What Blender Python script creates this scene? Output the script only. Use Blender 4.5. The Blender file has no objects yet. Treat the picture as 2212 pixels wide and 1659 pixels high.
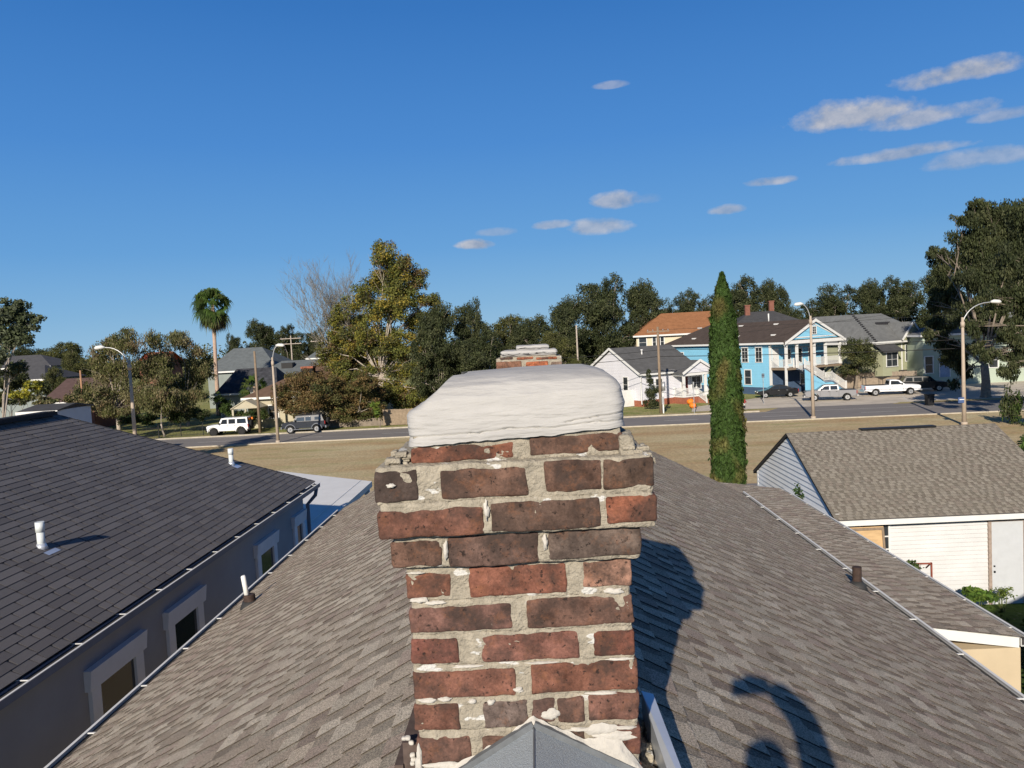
import bpy, bmesh, math, random
import numpy as np
from mathutils import Vector, Matrix, noise as mn
R = math.radians
C = bpy.context.scene.collection
sc = bpy.context.scene
rnd = random.Random(7)

# ------------------------------------------------------------------ camera
CF, CH = 1661.0, 8.5
def _n(v): return v/np.linalg.norm(v)
Yc = _n(np.array([45, -100.5, CF]))
Gc = np.array([.05, 1, 0.]); Gc = _n(Gc-Gc.dot(Yc)*Yc)
Xc = np.cross(Gc, Yc)
def ray(vx, vy):
    r = np.array([vx-1106, vy-829.5, CF]); return np.array([r@Xc, r@Yc, -(r@Gc)])
def gr(vx, vy, z=0.0):
    r = ray(vx, vy); t = (z-CH)/r[2]; return Vector(r*t+[0, 0, CH])
def aY(vx, vy, Y):
    r = ray(vx, vy); return Vector(r*(Y/r[1])+[0, 0, CH])
def aX(vx, vy, X):
    r = ray(vx, vy); return Vector(r*(X/r[0])+[0, 0, CH])
cd = bpy.data.cameras.new('camera'); cam = bpy.data.objects.new('camera', cd); C.objects.link(cam)
def wv(e): e = np.array(e, float); return Vector((e@Xc, e@Yc, -(e@Gc)))
cr, cu, cb = wv((1, 0, 0)), wv((0, -1, 0)), wv((0, 0, -1))
cam.matrix_world = Matrix(((cr.x, cu.x, cb.x, 0), (cr.y, cu.y, cb.y, 0), (cr.z, cu.z, cb.z, CH), (0, 0, 0, 1)))
cd.sensor_width = 36; cd.lens = CF/2212*36; cd.clip_start = .05; cd.clip_end = 5000
sc.camera = cam

# ------------------------------------------------------------------ sun, sky, exposure
SUN = ray(1600, 1478); SUN = -SUN/np.linalg.norm(SUN)      # towards the sun
SUN_EL = math.asin(SUN[2]); 
sl = bpy.data.lights.new('sun', 'SUN'); sl.energy = 5.0; sl.angle = R(.53); sl.color = (1, .90, .76)
so = bpy.data.objects.new('sun', sl); C.objects.link(so); so.location = (0, -20, 40)
so.rotation_euler = Vector(SUN).to_track_quat('Z', 'Y').to_euler()
W = bpy.data.worlds.new('World'); sc.world = W; W.use_nodes = True
nt = W.node_tree; bg = nt.nodes['Background']
sky = nt.nodes.new('ShaderNodeTexSky'); sky.sky_type = 'NISHITA'; sky.sun_disc = False
sky.sun_elevation = SUN_EL; sky.sun_rotation = math.atan2(SUN[0], SUN[1])
sky.air_density = 1.0; sky.dust_density = .25; sky.ozone_density = 2.2; sky.altitude = 0
hs = nt.nodes.new('ShaderNodeHueSaturation'); hs.inputs['Saturation'].default_value = 1.12; hs.inputs['Value'].default_value = 1.0
nt.links.new(sky.outputs[0], hs.inputs['Color'])
SKYS = .085
bg.inputs[1].default_value = SKYS
def W_(t): return nt.nodes.new('ShaderNode'+t)
def wm(op, a, b=None, c=None):
    m = W_('Math'); m.operation = op
    for i, s in enumerate((a, b, c)):
        if s is None: continue
        if isinstance(s, (int, float)): m.inputs[i].default_value = s
        else: nt.links.new(s, m.inputs[i])
    return m.outputs[0]
def cloudspec():
    # azimuth (from +Y), elevation tangent, half widths, strength
    out = []
    for vx, vy, wx, wy, st in ((2075, 158, 108, 26, 1.0), (1840, 252, 125, 36, 1.0), (2000, 255, 120, 24, .85), (2165, 250, 60, 14, .6),
        (1950, 333, 120, 15, .75), (2130, 345, 110, 22, .55), (1657, 396, 52, 13, .8), (1570, 455, 36, 12, .7),
        (1335, 435, 58, 23, .8), (1300, 495, 66, 25, .75), (1195, 488, 45, 12, .65), (1027, 532, 42, 14, .95), (1075, 503, 45, 12, .4),
        (1320, 186, 34, 10, .5), (1400, 430, 30, 14, .25)):
        r = ray(vx, vy); h = math.hypot(r[0], r[1])
        out.append((math.atan2(r[0], r[1]), r[2]/h, wx/CF, wy/CF, st))
    return out
tc = W_('TexCoord'); sx = W_('SeparateXYZ'); nt.links.new(tc.outputs['Generated'], sx.inputs[0])
az = wm('ARCTAN2', sx.outputs[0], sx.outputs[1])
hh = wm('SQRT', wm('ADD', wm('MULTIPLY', sx.outputs[0], sx.outputs[0]), wm('MULTIPLY', sx.outputs[1], sx.outputs[1])))
te = wm('DIVIDE', sx.outputs[2], hh)
n1 = W_('TexNoise'); n1.inputs['Scale'].default_value = 24; n1.inputs['Detail'].default_value = 6; n1.inputs['Roughness'].default_value = .6
mp = W_('Mapping'); mp.inputs['Scale'].default_value = (1, 1, 1.5); nt.links.new(tc.outputs['Generated'], mp.inputs[0]); nt.links.new(mp.outputs[0], n1.inputs['Vector'])
mp3 = W_('Mapping'); mp3.inputs['Location'].default_value = (0, 0, .016); nt.links.new(mp.outputs[0], mp3.inputs[0])
n3 = W_('TexNoise'); n3.inputs['Scale'].default_value = 24; n3.inputs['Detail'].default_value = 6; n3.inputs['Roughness'].default_value = .6; nt.links.new(mp3.outputs[0], n3.inputs['Vector'])
n2 = W_('TexNoise'); n2.inputs['Scale'].default_value = 9; n2.inputs['Detail'].default_value = 3; nt.links.new(mp.outputs[0], n2.inputs['Vector'])
tot = None; low = None
for a0, e0, wx, wy, st in cloudspec():
    dx = wm('DIVIDE', wm('SUBTRACT', az, a0), wx)
    dz = wm('DIVIDE', wm('SUBTRACT', te, wm('ADD', e0, wm('MULTIPLY', wm('SUBTRACT', n2.outputs['Fac'], .5), wy*1.2))), wy)
    # flat underside: squeeze the lower half
    dz2 = wm('MULTIPLY', dz, wm('ADD', 1.0, wm('MULTIPLY', wm('LESS_THAN', dz, 0.0), .55)))
    r2 = wm('SUBTRACT', 1.0, wm('ADD', wm('MULTIPLY', dx, dx), wm('MULTIPLY', dz2, dz2)))
    v = wm('MULTIPLY', wm('MAXIMUM', r2, -1.0), 1.0)
    v = wm('ADD', v, wm('MULTIPLY', wm('SUBTRACT', n1.outputs['Fac'], .45), 2.8))
    v = wm('MULTIPLY', wm('MULTIPLY', wm('MINIMUM', wm('MAXIMUM', wm('MULTIPLY', v, 1.1), 0.0), 1.0), wm('GREATER_THAN', r2, -.95)), st)
    fade = wm('MINIMUM', wm('MAXIMUM', wm('MULTIPLY', wm('ADD', r2, .9), 1.3), 0.0), 1.0)
    v = wm('MULTIPLY', v, fade)
    tot = v if tot is None else wm('MAXIMUM', tot, v)
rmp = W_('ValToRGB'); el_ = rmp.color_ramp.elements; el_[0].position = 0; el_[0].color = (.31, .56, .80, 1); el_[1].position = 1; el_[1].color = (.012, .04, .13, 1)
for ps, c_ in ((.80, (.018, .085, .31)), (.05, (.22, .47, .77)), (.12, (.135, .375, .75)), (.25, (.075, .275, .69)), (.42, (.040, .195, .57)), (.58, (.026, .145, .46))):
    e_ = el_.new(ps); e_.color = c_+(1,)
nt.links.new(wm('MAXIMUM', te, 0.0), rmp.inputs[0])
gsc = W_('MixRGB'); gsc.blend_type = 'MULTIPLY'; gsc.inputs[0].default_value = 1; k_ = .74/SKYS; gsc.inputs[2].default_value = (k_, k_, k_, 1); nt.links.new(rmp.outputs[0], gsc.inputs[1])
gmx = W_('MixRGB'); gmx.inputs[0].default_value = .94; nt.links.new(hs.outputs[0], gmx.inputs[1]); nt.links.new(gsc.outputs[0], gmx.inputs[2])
mixc = W_('MixRGB'); nt.links.new(wm('MULTIPLY', tot, .85), mixc.inputs[0]); nt.links.new(gmx.outputs[0], mixc.inputs[1])
cc = W_('MixRGB'); cc.inputs[1].default_value = (2.7, 3.2, 4.2, 1); cc.inputs[2].default_value = (5.6, 5.5, 5.7, 1)
lit_ = wm('MINIMUM', wm('MAXIMUM', wm('ADD', .5, wm('MULTIPLY', wm('SUBTRACT', n1.outputs['Fac'], n3.outputs['Fac']), 2.6)), 0.0), 1.0); nt.links.new(lit_, cc.inputs[0])
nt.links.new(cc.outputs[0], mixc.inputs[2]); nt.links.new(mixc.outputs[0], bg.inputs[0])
vs = sc.view_settings; vs.view_transform = 'Standard'; vs.look = 'None'; vs.exposure = 0.3; vs.gamma = 1; vs.use_curve_mapping = False

# ------------------------------------------------------------------ helpers
MATS = {}
def mat(name, col, rough=.85, var=.15, nscale=3.0, bump=0.0, bscale=40.0, attr=False, metal=0.0, spec=.3, col2=None, thr=None, stretch=None, transl=0.0, coat=0.0):
    if name in MATS: return MATS[name]
    m = bpy.data.materials.new(name); m.use_nodes = True; t = m.node_tree; N = t.nodes; L = t.links
    p = N['Principled BSDF']; p.inputs['Roughness'].default_value = rough; p.inputs['Metallic'].default_value = metal
    p.inputs['Specular IOR Level'].default_value = spec
    if coat: p.inputs['Coat Weight'].default_value = coat; p.inputs['Coat Roughness'].default_value = .08
    co = N.new('ShaderNodeTexCoord'); vec = co.outputs['Object']
    if stretch:
        mpn = N.new('ShaderNodeMapping'); mpn.inputs['Scale'].default_value = stretch; L.new(vec, mpn.inputs[0]); vec = mpn.outputs[0]
    nz = N.new('ShaderNodeTexNoise'); nz.inputs['Scale'].default_value = nscale; nz.inputs['Detail'].default_value = 6; nz.inputs['Roughness'].default_value = .65; L.new(vec, nz.inputs['Vector'])
    mx = N.new('ShaderNodeMixRGB'); c = col
    if col2 is None:
        mx.inputs[1].default_value = tuple(min(1, x*(1-var)) for x in c)+(1,); mx.inputs[2].default_value = tuple(min(1, x*(1+var)) for x in c)+(1,)
        lo, hi = .3, .7
    else:
        mx.inputs[1].default_value = tuple(c)+(1,); mx.inputs[2].default_value = tuple(col2)+(1,)
        lo, hi = thr or (.4, .6)
    mr = N.new('ShaderNodeMapRange'); mr.inputs[1].default_value = lo; mr.inputs[2].default_value = hi
    L.new(nz.outputs['Fac'], mr.inputs[0]); L.new(mr.outputs[0], mx.inputs[0]); out = mx.outputs[0]
    if attr:
        at = N.new('ShaderNodeAttribute'); at.attribute_name = 'Col'
        mu = N.new('ShaderNodeMixRGB'); mu.blend_type = 'MULTIPLY'; mu.inputs[0].default_value = 1
        L.new(out, mu.inputs[1]); L.new(at.outputs['Color'], mu.inputs[2]); out = mu.outputs[0]
    L.new(out, p.inputs['Base Color'])
    if bump:
        b = N.new('ShaderNodeBump'); b.inputs['Strength'].default_value = bump; b.inputs['Distance'].default_value = .01
        n2 = N.new('ShaderNodeTexNoise'); n2.inputs['Scale'].default_value = bscale; n2.inputs['Detail'].default_value = 4; L.new(vec, n2.inputs['Vector'])
        L.new(n2.outputs['Fac'], b.inputs['Height']); L.new(b.outputs[0], p.inputs['Normal'])
    if transl:
        tr = N.new('ShaderNodeBsdfTranslucent'); L.new(out, tr.inputs[0]); ms = N.new('ShaderNodeMixShader'); ms.inputs[0].default_value = transl
        L.new(p.outputs[0], ms.inputs[1]); L.new(tr.outputs[0], ms.inputs[2]); L.new(ms.outputs[0], N['Material Output'].inputs[0])
    MATS[name] = m; return m

def tag(o, label=None, cat=None, group=None, kind=None):
    if label: o['label'] = label
    if cat: o['category'] = cat
    if group: o['group'] = group
    if kind: o['kind'] = kind
    return o
def empty(name, loc=(0, 0, 0), rz=0.0, label=None, cat=None, group=None, parent=None):
    o = bpy.data.objects.new(name, None); C.objects.link(o); o.location = loc; o.rotation_euler = (0, 0, rz); o.empty_display_size = .2
    if parent: o.parent = parent
    return tag(o, label, cat, group)
def copy_tree(o, parent=None):
    c = o.copy(); C.objects.link(c)
    if parent: c.parent = parent
    for ch in list(o.children): copy_tree(ch, c)
    return c
def np_mesh(name, V, F, m, parent=None, col=None, smooth=False, loc=None):
    V = np.asarray(V, np.float32); F = np.asarray(F, np.int32); k = F.shape[1]
    me = bpy.data.meshes.new(name); me.vertices.add(len(V)); me.vertices.foreach_set('co', V.ravel())
    me.loops.add(F.size); me.loops.foreach_set('vertex_index', F.ravel())
    me.polygons.add(len(F)); me.polygons.foreach_set('loop_start', np.arange(0, F.size, k, dtype=np.int32)); me.polygons.foreach_set('loop_total', np.full(len(F), k, np.int32))
    if smooth: me.polygons.foreach_set('use_smooth', np.ones(len(F), bool))
    me.update(calc_edges=True)
    if col is not None:
        a = me.color_attributes.new('Col', 'FLOAT_COLOR', 'CORNER')
        cc_ = np.ones((F.size, 4), np.float32); cc_[:, :3] = np.repeat(np.asarray(col, np.float32), k, 0); a.data.foreach_set('color', cc_.ravel())
    me.materials.append(m); o = bpy.data.objects.new(name, me); C.objects.link(o)
    if parent: o.parent = parent
    if loc is not None: o.location = loc
    return o

class MB:
    def __init__(s): s.v = []; s.f = []; s.c = []; s.sm = []; s.cc = (1, 1, 1)
    def poly(s, pts, smooth=False):
        i = len(s.v); s.v += [tuple(p) for p in pts]; s.f.append(tuple(range(i, i+len(pts)))); s.c.append(s.cc); s.sm.append(smooth)
    def box(s, a, b, M=None):
        x0, y0, z0 = a; x1, y1, z1 = b
        P = [(x0, y0, z0), (x1, y0, z0), (x1, y1, z0), (x0, y1, z0), (x0, y0, z1), (x1, y0, z1), (x1, y1, z1), (x0, y1, z1)]
        if M is not None: P = [tuple(M @ Vector(p)) for p in P]
        i = len(s.v); s.v += P
        for q in ((0, 3, 2, 1), (4, 5, 6, 7), (0, 1, 5, 4), (1, 2, 6, 5), (2, 3, 7, 6), (3, 0, 4, 7)): s.f.append(tuple(i+k for k in q)); s.c.append(s.cc); s.sm.append(False)
    def bar(s, p, q, w, h=None):
        p = Vector(p); q = Vector(q); h = h or w; d = (q-p); L = d.length; d.normalize()
        up = Vector((0, 0, 1)) if abs(d.z) < .95 else Vector((0, 1, 0)); sd = d.cross(up).normalized(); u2 = sd.cross(d)
        M = Matrix(((sd.x, d.x, u2.x, p.x), (sd.y, d.y, u2.y, p.y), (sd.z, d.z, u2.z, p.z), (0, 0, 0, 1)))
        s.box((-w/2, 0, -h/2), (w/2, L, h/2), M)
    def tube(s, pts, rad, n=8, cap=True):
        pts = [Vector(p) for p in pts]; rad = rad if hasattr(rad, '__len__') else [rad]*len(pts)
        i0 = len(s.v); px = None
        for k, p in enumerate(pts):
            d = (pts[min(k+1, len(pts)-1)]-pts[max(k-1, 0)]).normalized()
            if px is None: px = d.orthogonal().normalized()
            px = (px-d*px.dot(d)).normalized(); py = d.cross(px)
            for j in range(n):
                a = 2*math.pi*j/n; s.v.append(tuple(p+(px*math.cos(a)+py*math.sin(a))*rad[k]))
        for k in range(len(pts)-1):
            for j in range(n):
                a = i0+k*n+j; b = i0+k*n+(j+1) % n; s.f.append((a, b, b+n, a+n)); s.c.append(s.cc); s.sm.append(True)
        if cap:
            s.f.append(tuple(i0+j for j in range(n))[::-1]); s.c.append(s.cc); s.sm.append(False)
            s.f.append(tuple(i0+(len(pts)-1)*n+j for j in range(n))); s.c.append(s.cc); s.sm.append(False)
    def prism(s, pl, a, b, M=None):
        """pl: polygon of (x,z); extruded along y from a to b"""
        P = [(x, a, z) for x, z in pl]; Q = [(x, b, z) for x, z in pl]
        if M is not None: P = [tuple(M @ Vector(p)) for p in P]; Q = [tuple(M @ Vector(p)) for p in Q]
        s.poly(P); s.poly(Q[::-1]); n = len(pl)
        for k in range(n): s.poly([P[(k+1) % n], P[k], Q[k], Q[(k+1) % n]])
    def cyl(s, c, r, h, n=14, ax='z', r2=None):
        d = {'x': Vector((1, 0, 0)), 'y': Vector((0, 1, 0)), 'z': Vector((0, 0, 1))}[ax]; s.tube([Vector(c), Vector(c)+d*h], [r, r if r2 is None else r2], n)
    def build(s, name, m, parent=None, loc=None, weld=False):
        me = bpy.data.meshes.new(name); me.from_pydata(s.v, [], s.f)
        if any(c != (1, 1, 1) for c in s.c):
            a = me.color_attributes.new('Col', 'FLOAT_COLOR', 'CORNER'); arr = []
            for f, c in zip(s.f, s.c): arr += [c[0], c[1], c[2], 1.0]*len(f)
            a.data.foreach_set('color', arr)
        elif m is not None and m.get('attr'): pass
        me.polygons.foreach_set('use_smooth', s.sm)
        me.materials.append(m); bm = bmesh.new(); bm.from_mesh(me)
        if weld: bmesh.ops.remove_doubles(bm, verts=bm.verts, dist=.0005)
        bmesh.ops.recalc_face_normals(bm, faces=bm.faces); bm.to_mesh(me); bm.free(); me.update()
        o = bpy.data.objects.new(name, me); C.objects.link(o)
        if parent: o.parent = parent
        if loc is not None: o.location = loc
        return o

# ------------------------------------------------------------------ materials
M_grass = mat('dry_grass', (.19, .125, .06), .95, col2=(.30, .225, .105), thr=(.35, .66), nscale=.22, stretch=(.45, 1.6, 1), bump=.6, bscale=12)
def grass_material():
    m = bpy.data.materials.new('ground_grass'); m.use_nodes = True; N = m.node_tree.nodes; L = m.node_tree.links; p = N['Principled BSDF']; p.inputs['Roughness'].default_value = .95; p.inputs['Specular IOR Level'].default_value = .1
    co = N.new('ShaderNodeTexCoord')
    def nz(scale, det, st):
        mp_ = N.new('ShaderNodeMapping'); mp_.inputs['Scale'].default_value = st; L.new(co.outputs['Object'], mp_.inputs[0])
        n = N.new('ShaderNodeTexNoise'); n.inputs['Scale'].default_value = scale; n.inputs['Detail'].default_value = det; n.inputs['Roughness'].default_value = .7; L.new(mp_.outputs[0], n.inputs['Vector']); return n.outputs['Fac']
    def ramp(f, a, b):
        r = N.new('ShaderNodeMapRange'); r.inputs[1].default_value = a; r.inputs[2].default_value = b; L.new(f, r.inputs[0]); return r.outputs[0]
    def mix(f, a, b):
        x = N.new('ShaderNodeMixRGB'); L.new(f, x.inputs[0])
        for i, c in ((1, a), (2, b)):
            if isinstance(c, tuple): x.inputs[i].default_value = c+(1,)
            else: L.new(c, x.inputs[i])
        return x.outputs[0]
    a = mix(ramp(nz(.16, 6, (.5, 1.2, 1)), .38, .62), (.45, .31, .17), (.56, .47, .29))
    a = mix(ramp(nz(.3, 5, (.4, 1.6, 1)), .52, .72), a, (.36, .33, .15))
    sep = N.new('ShaderNodeSeparateXYZ'); L.new(co.outputs['Object'], sep.inputs[0])
    far = ramp(sep.outputs[1], 77, 80); a2 = mix(ramp(nz(.5, 4, (1, 1, 1)), .35, .65), (.20, .24, .07), (.36, .32, .15))
    a = mix(far, a, a2)
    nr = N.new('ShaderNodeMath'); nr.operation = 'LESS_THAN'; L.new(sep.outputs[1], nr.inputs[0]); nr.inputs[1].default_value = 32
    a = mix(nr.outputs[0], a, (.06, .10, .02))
    g = mix(ramp(nz(4, 6, (1, 1, 1)), .3, .7), (.66, .66, .66), (1.25, 1.25, 1.2)); mu = N.new('ShaderNodeMixRGB'); mu.blend_type = 'MULTIPLY'; mu.inputs[0].default_value = 1; L.new(a, mu.inputs[1]); L.new(g, mu.inputs[2])
    L.new(mu.outputs[0], p.inputs['Base Color'])
    b = N.new('ShaderNodeBump'); b.inputs['Strength'].default_value = 1; b.inputs['Distance'].default_value = .08; L.new(nz(7, 5, (1, 1, 1)), b.inputs['Height']); L.new(b.outputs[0], p.inputs['Normal'])
    return m
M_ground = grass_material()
M_asph = mat('asphalt', (.20, .185, .175), .9, .14, .6, .4, 60, stretch=(.3, 1.6, 1))
M_conc = mat('concrete', (.52, .46, .38), .9, .22, .5, .3, 30)
M_kerb = mat('kerb_concrete', (.40, .36, .29), .9, .2, 2)
M_paint = mat('road_paint', (.55, .54, .50), .8, .2, 4)
M_shing = mat('shingle_granules', (.40, .40, .40), .95, .24, 150, .6, 420, attr=True, spec=.15, col2=(1.42, 1.40, 1.34), thr=(.37, .63))
M_shingd = mat('dark_shingle_granules', (.92, .92, .92), .8, .2, 120, .4, 300, attr=True, spec=.35)
M_white = mat('white_paint', (.66, .66, .64), .6, .05, 3)
M_whitea = mat('weathered_white_paint', (.74, .74, .71), .7, .12, 5, attr=True)
M_glass = mat('dark_glass', (.03, .035, .04), .12, .3, 2, spec=.6)
M_metal = mat('galvanised_metal', (.42, .43, .43), .45, .15, 6, metal=.6)
M_black = mat('black_plastic', (.012, .012, .013), .5, .2, 4)
M_wood = mat('weathered_wood', (.22, .165, .115), .9, .25, 5, .4, 40, stretch=(4, 4, .6))
M_bark = mat('bark', (.20, .165, .13), .95, .3, 6, .6, 30)
M_barkl = mat('pale_bark', (.36, .31, .26), .95, .3, 6, .5, 30)
M_leaf = mat('leaves', (1, 1, 1), .7, .25, .8, attr=True, transl=.25, spec=.2)

# ------------------------------------------------------------------ ground, roads
def sheet(name, pts, z, m, sub=None):
    b = MB(); b.poly([(x, y, z) for x, y in pts]); return tag(b.build(name, m), kind='structure')
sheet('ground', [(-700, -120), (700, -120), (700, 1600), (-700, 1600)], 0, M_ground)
def ry(x, y0): return y0-.02*max(x, 0)
sheet('road', [(-300, 69.3), (0, 69.7), (45, 67.2), (300, 60), (300, 69), (45, 75), (9, 76.9), (0, 77.3), (-300, 78)], .004, M_asph)
sheet('near_road', [(-300, 32), (300, 32), (300, 41.6), (-300, 41.6)], .004, M_asph)
sheet('side_street', [(-57, 77.6), (-49, 77.6), (-62, 100), (-80, 140), (-92, 140), (-72, 100)], .006, M_asph)
sheet('parking_lot', [(16, 79.6), (25, 79.3), (62, 76.0), (80, 110), (36, 112), (31, 95), (27, 92), (17, 84)], .010, M_conc)
sheet('road_apron', [(22.6, 76.2), (60, 74.1), (62, 76.2), (25, 79.5)], .008, M_asph)
def strip(b, pts, w, h):
    for (x0, y0), (x1, y1) in zip(pts, pts[1:]):
        d = Vector((x1-x0, y1-y0, 0)).normalized(); n = Vector((-d.y, d.x, 0))*w/2
        a = Vector((x0, y0, 0)); c = Vector((x1, y1, 0))
        P = [a-n, c-n, c+n, a+n]; T = [p+Vector((0, 0, h)) for p in P]
        b.poly(T)
        for k in range(4): b.poly([P[k], P[(k+1) % 4], T[(k+1) % 4], T[k]])
b = MB(); strip(b, [(-300, 69.2), (0, 69.6), (45, 67.1), (120, 64.75)], .10, .10); tag(b.build('near_kerb', M_kerb), kind='structure')
b = MB(); strip(b, [(-49, 77.5), (0, 77.45), (9, 77.05), (22, 76.4)], .16, .13); strip(b, [(-120, 77.7), (-57, 77.6)], .16, .13); tag(b.build('far_kerb', M_kerb), kind='structure')
b = MB()
for x0 in range(-60, 60, 9):
    ym = lambda x: 73.4-(.055*max(x, 0))
    b.poly([(x0, ym(x0)-.06, .009), (x0+3.2, ym(x0+3.2)-.06, .009), (x0+3.2, ym(x0+3.2)+.06, .009), (x0, ym(x0)+.06, .009)])
b.poly([(-60, 76.7, .009), (0, 76.6, .009), (0, 76.72, .009), (-60, 76.82, .009)])
b.poly([(8, 76.15, .0125), (60, 73.2, .0125), (60, 73.32, .0125), (8, 76.27, .0125)])
for k in range(7):
    x = 38+k*2.9; b.poly([(x, 79.5, .0145), (x+.1, 79.5, .0145), (x+2.1, 85, .0145), (x+2.0, 85, .0145)])
tag(b.build('lane_marking', M_paint), kind='structure')
b = MB(); b.poly([(35.5, 77.6, .03), (49, 76.7, .03), (49, 78.2, .03), (37, 79.0, .03)]); tag(b.build('verge_grass', M_ground), kind='structure')
b = MB(); b.poly([(-26, 24, .012), (-5.0, 24, .012), (-5.0, 32, .012), (-26, 32, .012)]); tag(b.build('driveway', M_conc), kind='structure')

# ------------------------------------------------------------------ shingle roof builder
def shingles(name, O, U, S, N, u0f, u1f, L, ex, parent, m, pal, tab=(.12, .3), lam=True, th=.005, seed=1, vary=.16, gap=None, edge=.20):
    """courses of shingles on plane O + u*U + s*S ; u0f/u1f give the ends at slope distance s"""
    r = random.Random(seed); V = []; F = []; K = []
    O, U, S, N = (np.array(tuple(x)) for x in (O, U, S, N))
    def q(p0, p1, p2, p3, c):
        i = len(V); V.extend((p0, p1, p2, p3)); F.append((i, i+1, i+2, i+3)); K.append(c)
    def P(u, s, h): return O+U*u+S*s+N*h
    nC = int(L/ex)+1
    for i in range(nC):
        sb = L-i*ex; st = max(sb-ex-.01, 0)
        if sb <= .02: break
        a, b_ = u0f(sb), u1f(sb); a2, b2 = u0f(st), u1f(st)
        u = a; first = True
        while u < b_-1e-4:
            w = r.uniform(.7, 1.05) if lam else r.uniform(.28, .36)
            ue = min(u+w, b_)
            base = pal[r.randrange(len(pal))]; k = r.uniform(1-vary, 1+vary)*(.72 if lam else 1); c = tuple(x*k for x in base)
            t0 = max(a2, min(u, b2)) if not first else a2; t1 = b2 if ue >= b_-1e-4 else max(a2, min(ue, b2))
            q(P(t0, st, .001), P(t1, st, .001), P(ue, sb, th), P(u, sb, th), c)
            q(P(u, sb, th), P(ue, sb, th), P(ue, sb, -.002), P(u, sb, -.002), tuple(x*.22 for x in c))
            u = ue; first = False
        if lam:
            u = a+r.uniform(0, .2)
            while u < b_-.05:
                w = r.uniform(*tab); ue = min(u+w, b_-.005)
                base = pal[r.randrange(len(pal))]; k = r.uniform(1-vary*.7, 1+vary*.9); c = tuple(x*k for x in base)
                tp = th*.9; d0 = r.uniform(.004, .02); s0 = st+.006; h0 = .001+tp
                p = [P(u+d0, s0, h0), P(ue-d0, s0, h0), P(ue, sb+.001, th+tp), P(u, sb+.001, th+tp)]
                if p is not None:
                    q(*p, c); g = tuple(x*edge for x in c)
                    q(p[3], p[2], P(ue, sb+.001, 0), P(u, sb+.001, 0), tuple(x*.2 for x in c))
                    q(p[0], p[3], P(u, sb+.001, 0), P(u+d0, s0, 0), g); q(p[2], p[1], P(ue-d0, s0, 0), P(ue, sb+.001, 0), g)
                u = ue+(r.uniform(*gap) if gap else r.uniform(.35, 1.0)*tab[0]*1.4)
    return np_mesh(name, np.array(V), np.array(F), m, parent, np.array(K))
PAL_T = [(.45, .385, .315), (.47, .405, .335), (.43, .365, .295), (.36, .30, .245), (.50, .44, .365), (.39, .315, .265), (.45, .395, .325)]
PAL_D = [(.142, .132, .132), (.155, .145, .144), (.132, .122, .122), (.17, .158, .156)]
PAL_G = [(.26, .235, .20), (.27, .245, .21), (.25, .225, .19), (.28, .255, .22), (.24, .21, .18)]

# ------------------------------------------------------------------ our house
RD, RP = 1.128, .53          # ridge below camera, roof pitch
RZ = CH-RD; EX = 3.83; FY = 14.85; RX0 = -.052
cs = 1/math.hypot(1, RP)
home = empty('shotgun_house', (0, 0, 0), 0, 'long low house under a brown shingled gable roof, nearest building in the picture', 'house')
Ls = (EX+.02)/cs
for sg, nm in ((-1, 3), (1, 4)):
    Ls = (EX+.02-sg*RX0)/cs; S = Vector((sg*cs, 0, -RP*cs)); N = Vector((sg*RP*cs, 0, cs)); O = Vector((RX0, -3.2, RZ))
    shingles('roof_slope', O, Vector((0, 1, 0)), S, N, lambda s: 0, lambda s: FY+3.2, Ls, .112, home, M_shing, PAL_T, tab=(.07, .17), seed=nm, th=.0056, vary=.15)
    b = MB(); P0 = O-N*.004; b.poly([P0, P0+Vector((0, FY+3.15, 0)), P0+Vector((0, FY+3.15, 0))+S*(Ls-.01), P0+S*(Ls-.01)])
    P1 = P0-N*.05; b.poly([P1, P1+Vector((0, FY+3.15, 0)), P1+Vector((0, FY+3.15, 0))+S*(Ls-.03), P1+S*(Ls-.03)])
    b.build('roof_deck', mat('roof_deck_felt', (.04, .037, .035), .9), home)
def cap_ridge(O, U, L, s, parent, m, pal, hw=.13, ex=.13, seed=5, p=RP, name='ridge_cap'):
    r = random.Random(seed); b = MB(); c_ = 1/math.hypot(1, p); side = Vector((1, 0, 0)) if abs(U.x) < .5 else Vector((0, 1, 0)); n = int(L/ex)
    for i in range(n):
        a = O+U*(i*ex); e = O+U*((i+1)*ex+.015); k = r.uniform(.85, 1.1); b.cc = tuple(x*k for x in pal[r.randrange(len(pal))])
        for sg in (-1, 1):
            d = side*(sg*hw*c_)+Vector((0, 0, -p*hw*c_)); z0 = Vector((0, 0, .022)); z1 = Vector((0, 0, .014))
            b.poly([a+z0, e+z1, e+z1+d, a+z0+d]); b.poly([a+z0+d, e+z1+d, e+d-Vector((0, 0, .01)), a+d-Vector((0, 0, .01))]); b.poly([a+z0, a+z0+d, a+d, a])
    return b.build(name, m, parent)
cap_ridge(Vector((RX0, 2.9, RZ)), Vector((0, 1, 0)), FY-2.95, 1, home, M_shing, PAL_T)
cap_ridge(Vector((RX0, -3.2, RZ)), Vector((0, 1, 0)), 4.0, 1, home, M_shing, PAL_T, seed=8)
# walls, rake boards
zE = RZ-EX*RP
M_beige = mat('beige_stucco', (.50, .41, .28), .9, .06, 3)
b = MB(); b.prism([(-EX+.45, 0), (EX-.45, 0), (EX-.45, zE+.0), (0, RZ-.25), (-EX+.45, zE)], -2.8, FY-.35); b.build('wall', M_beige, home)
b = MB()
for sg in (-1, 1):
    b.prism([(0, RZ-.03), (sg*EX, zE-.03), (sg*EX, zE-.16), (0, RZ-.16)], FY-.06, FY-.02)
b.build('rake_board', M_white, home)
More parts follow.
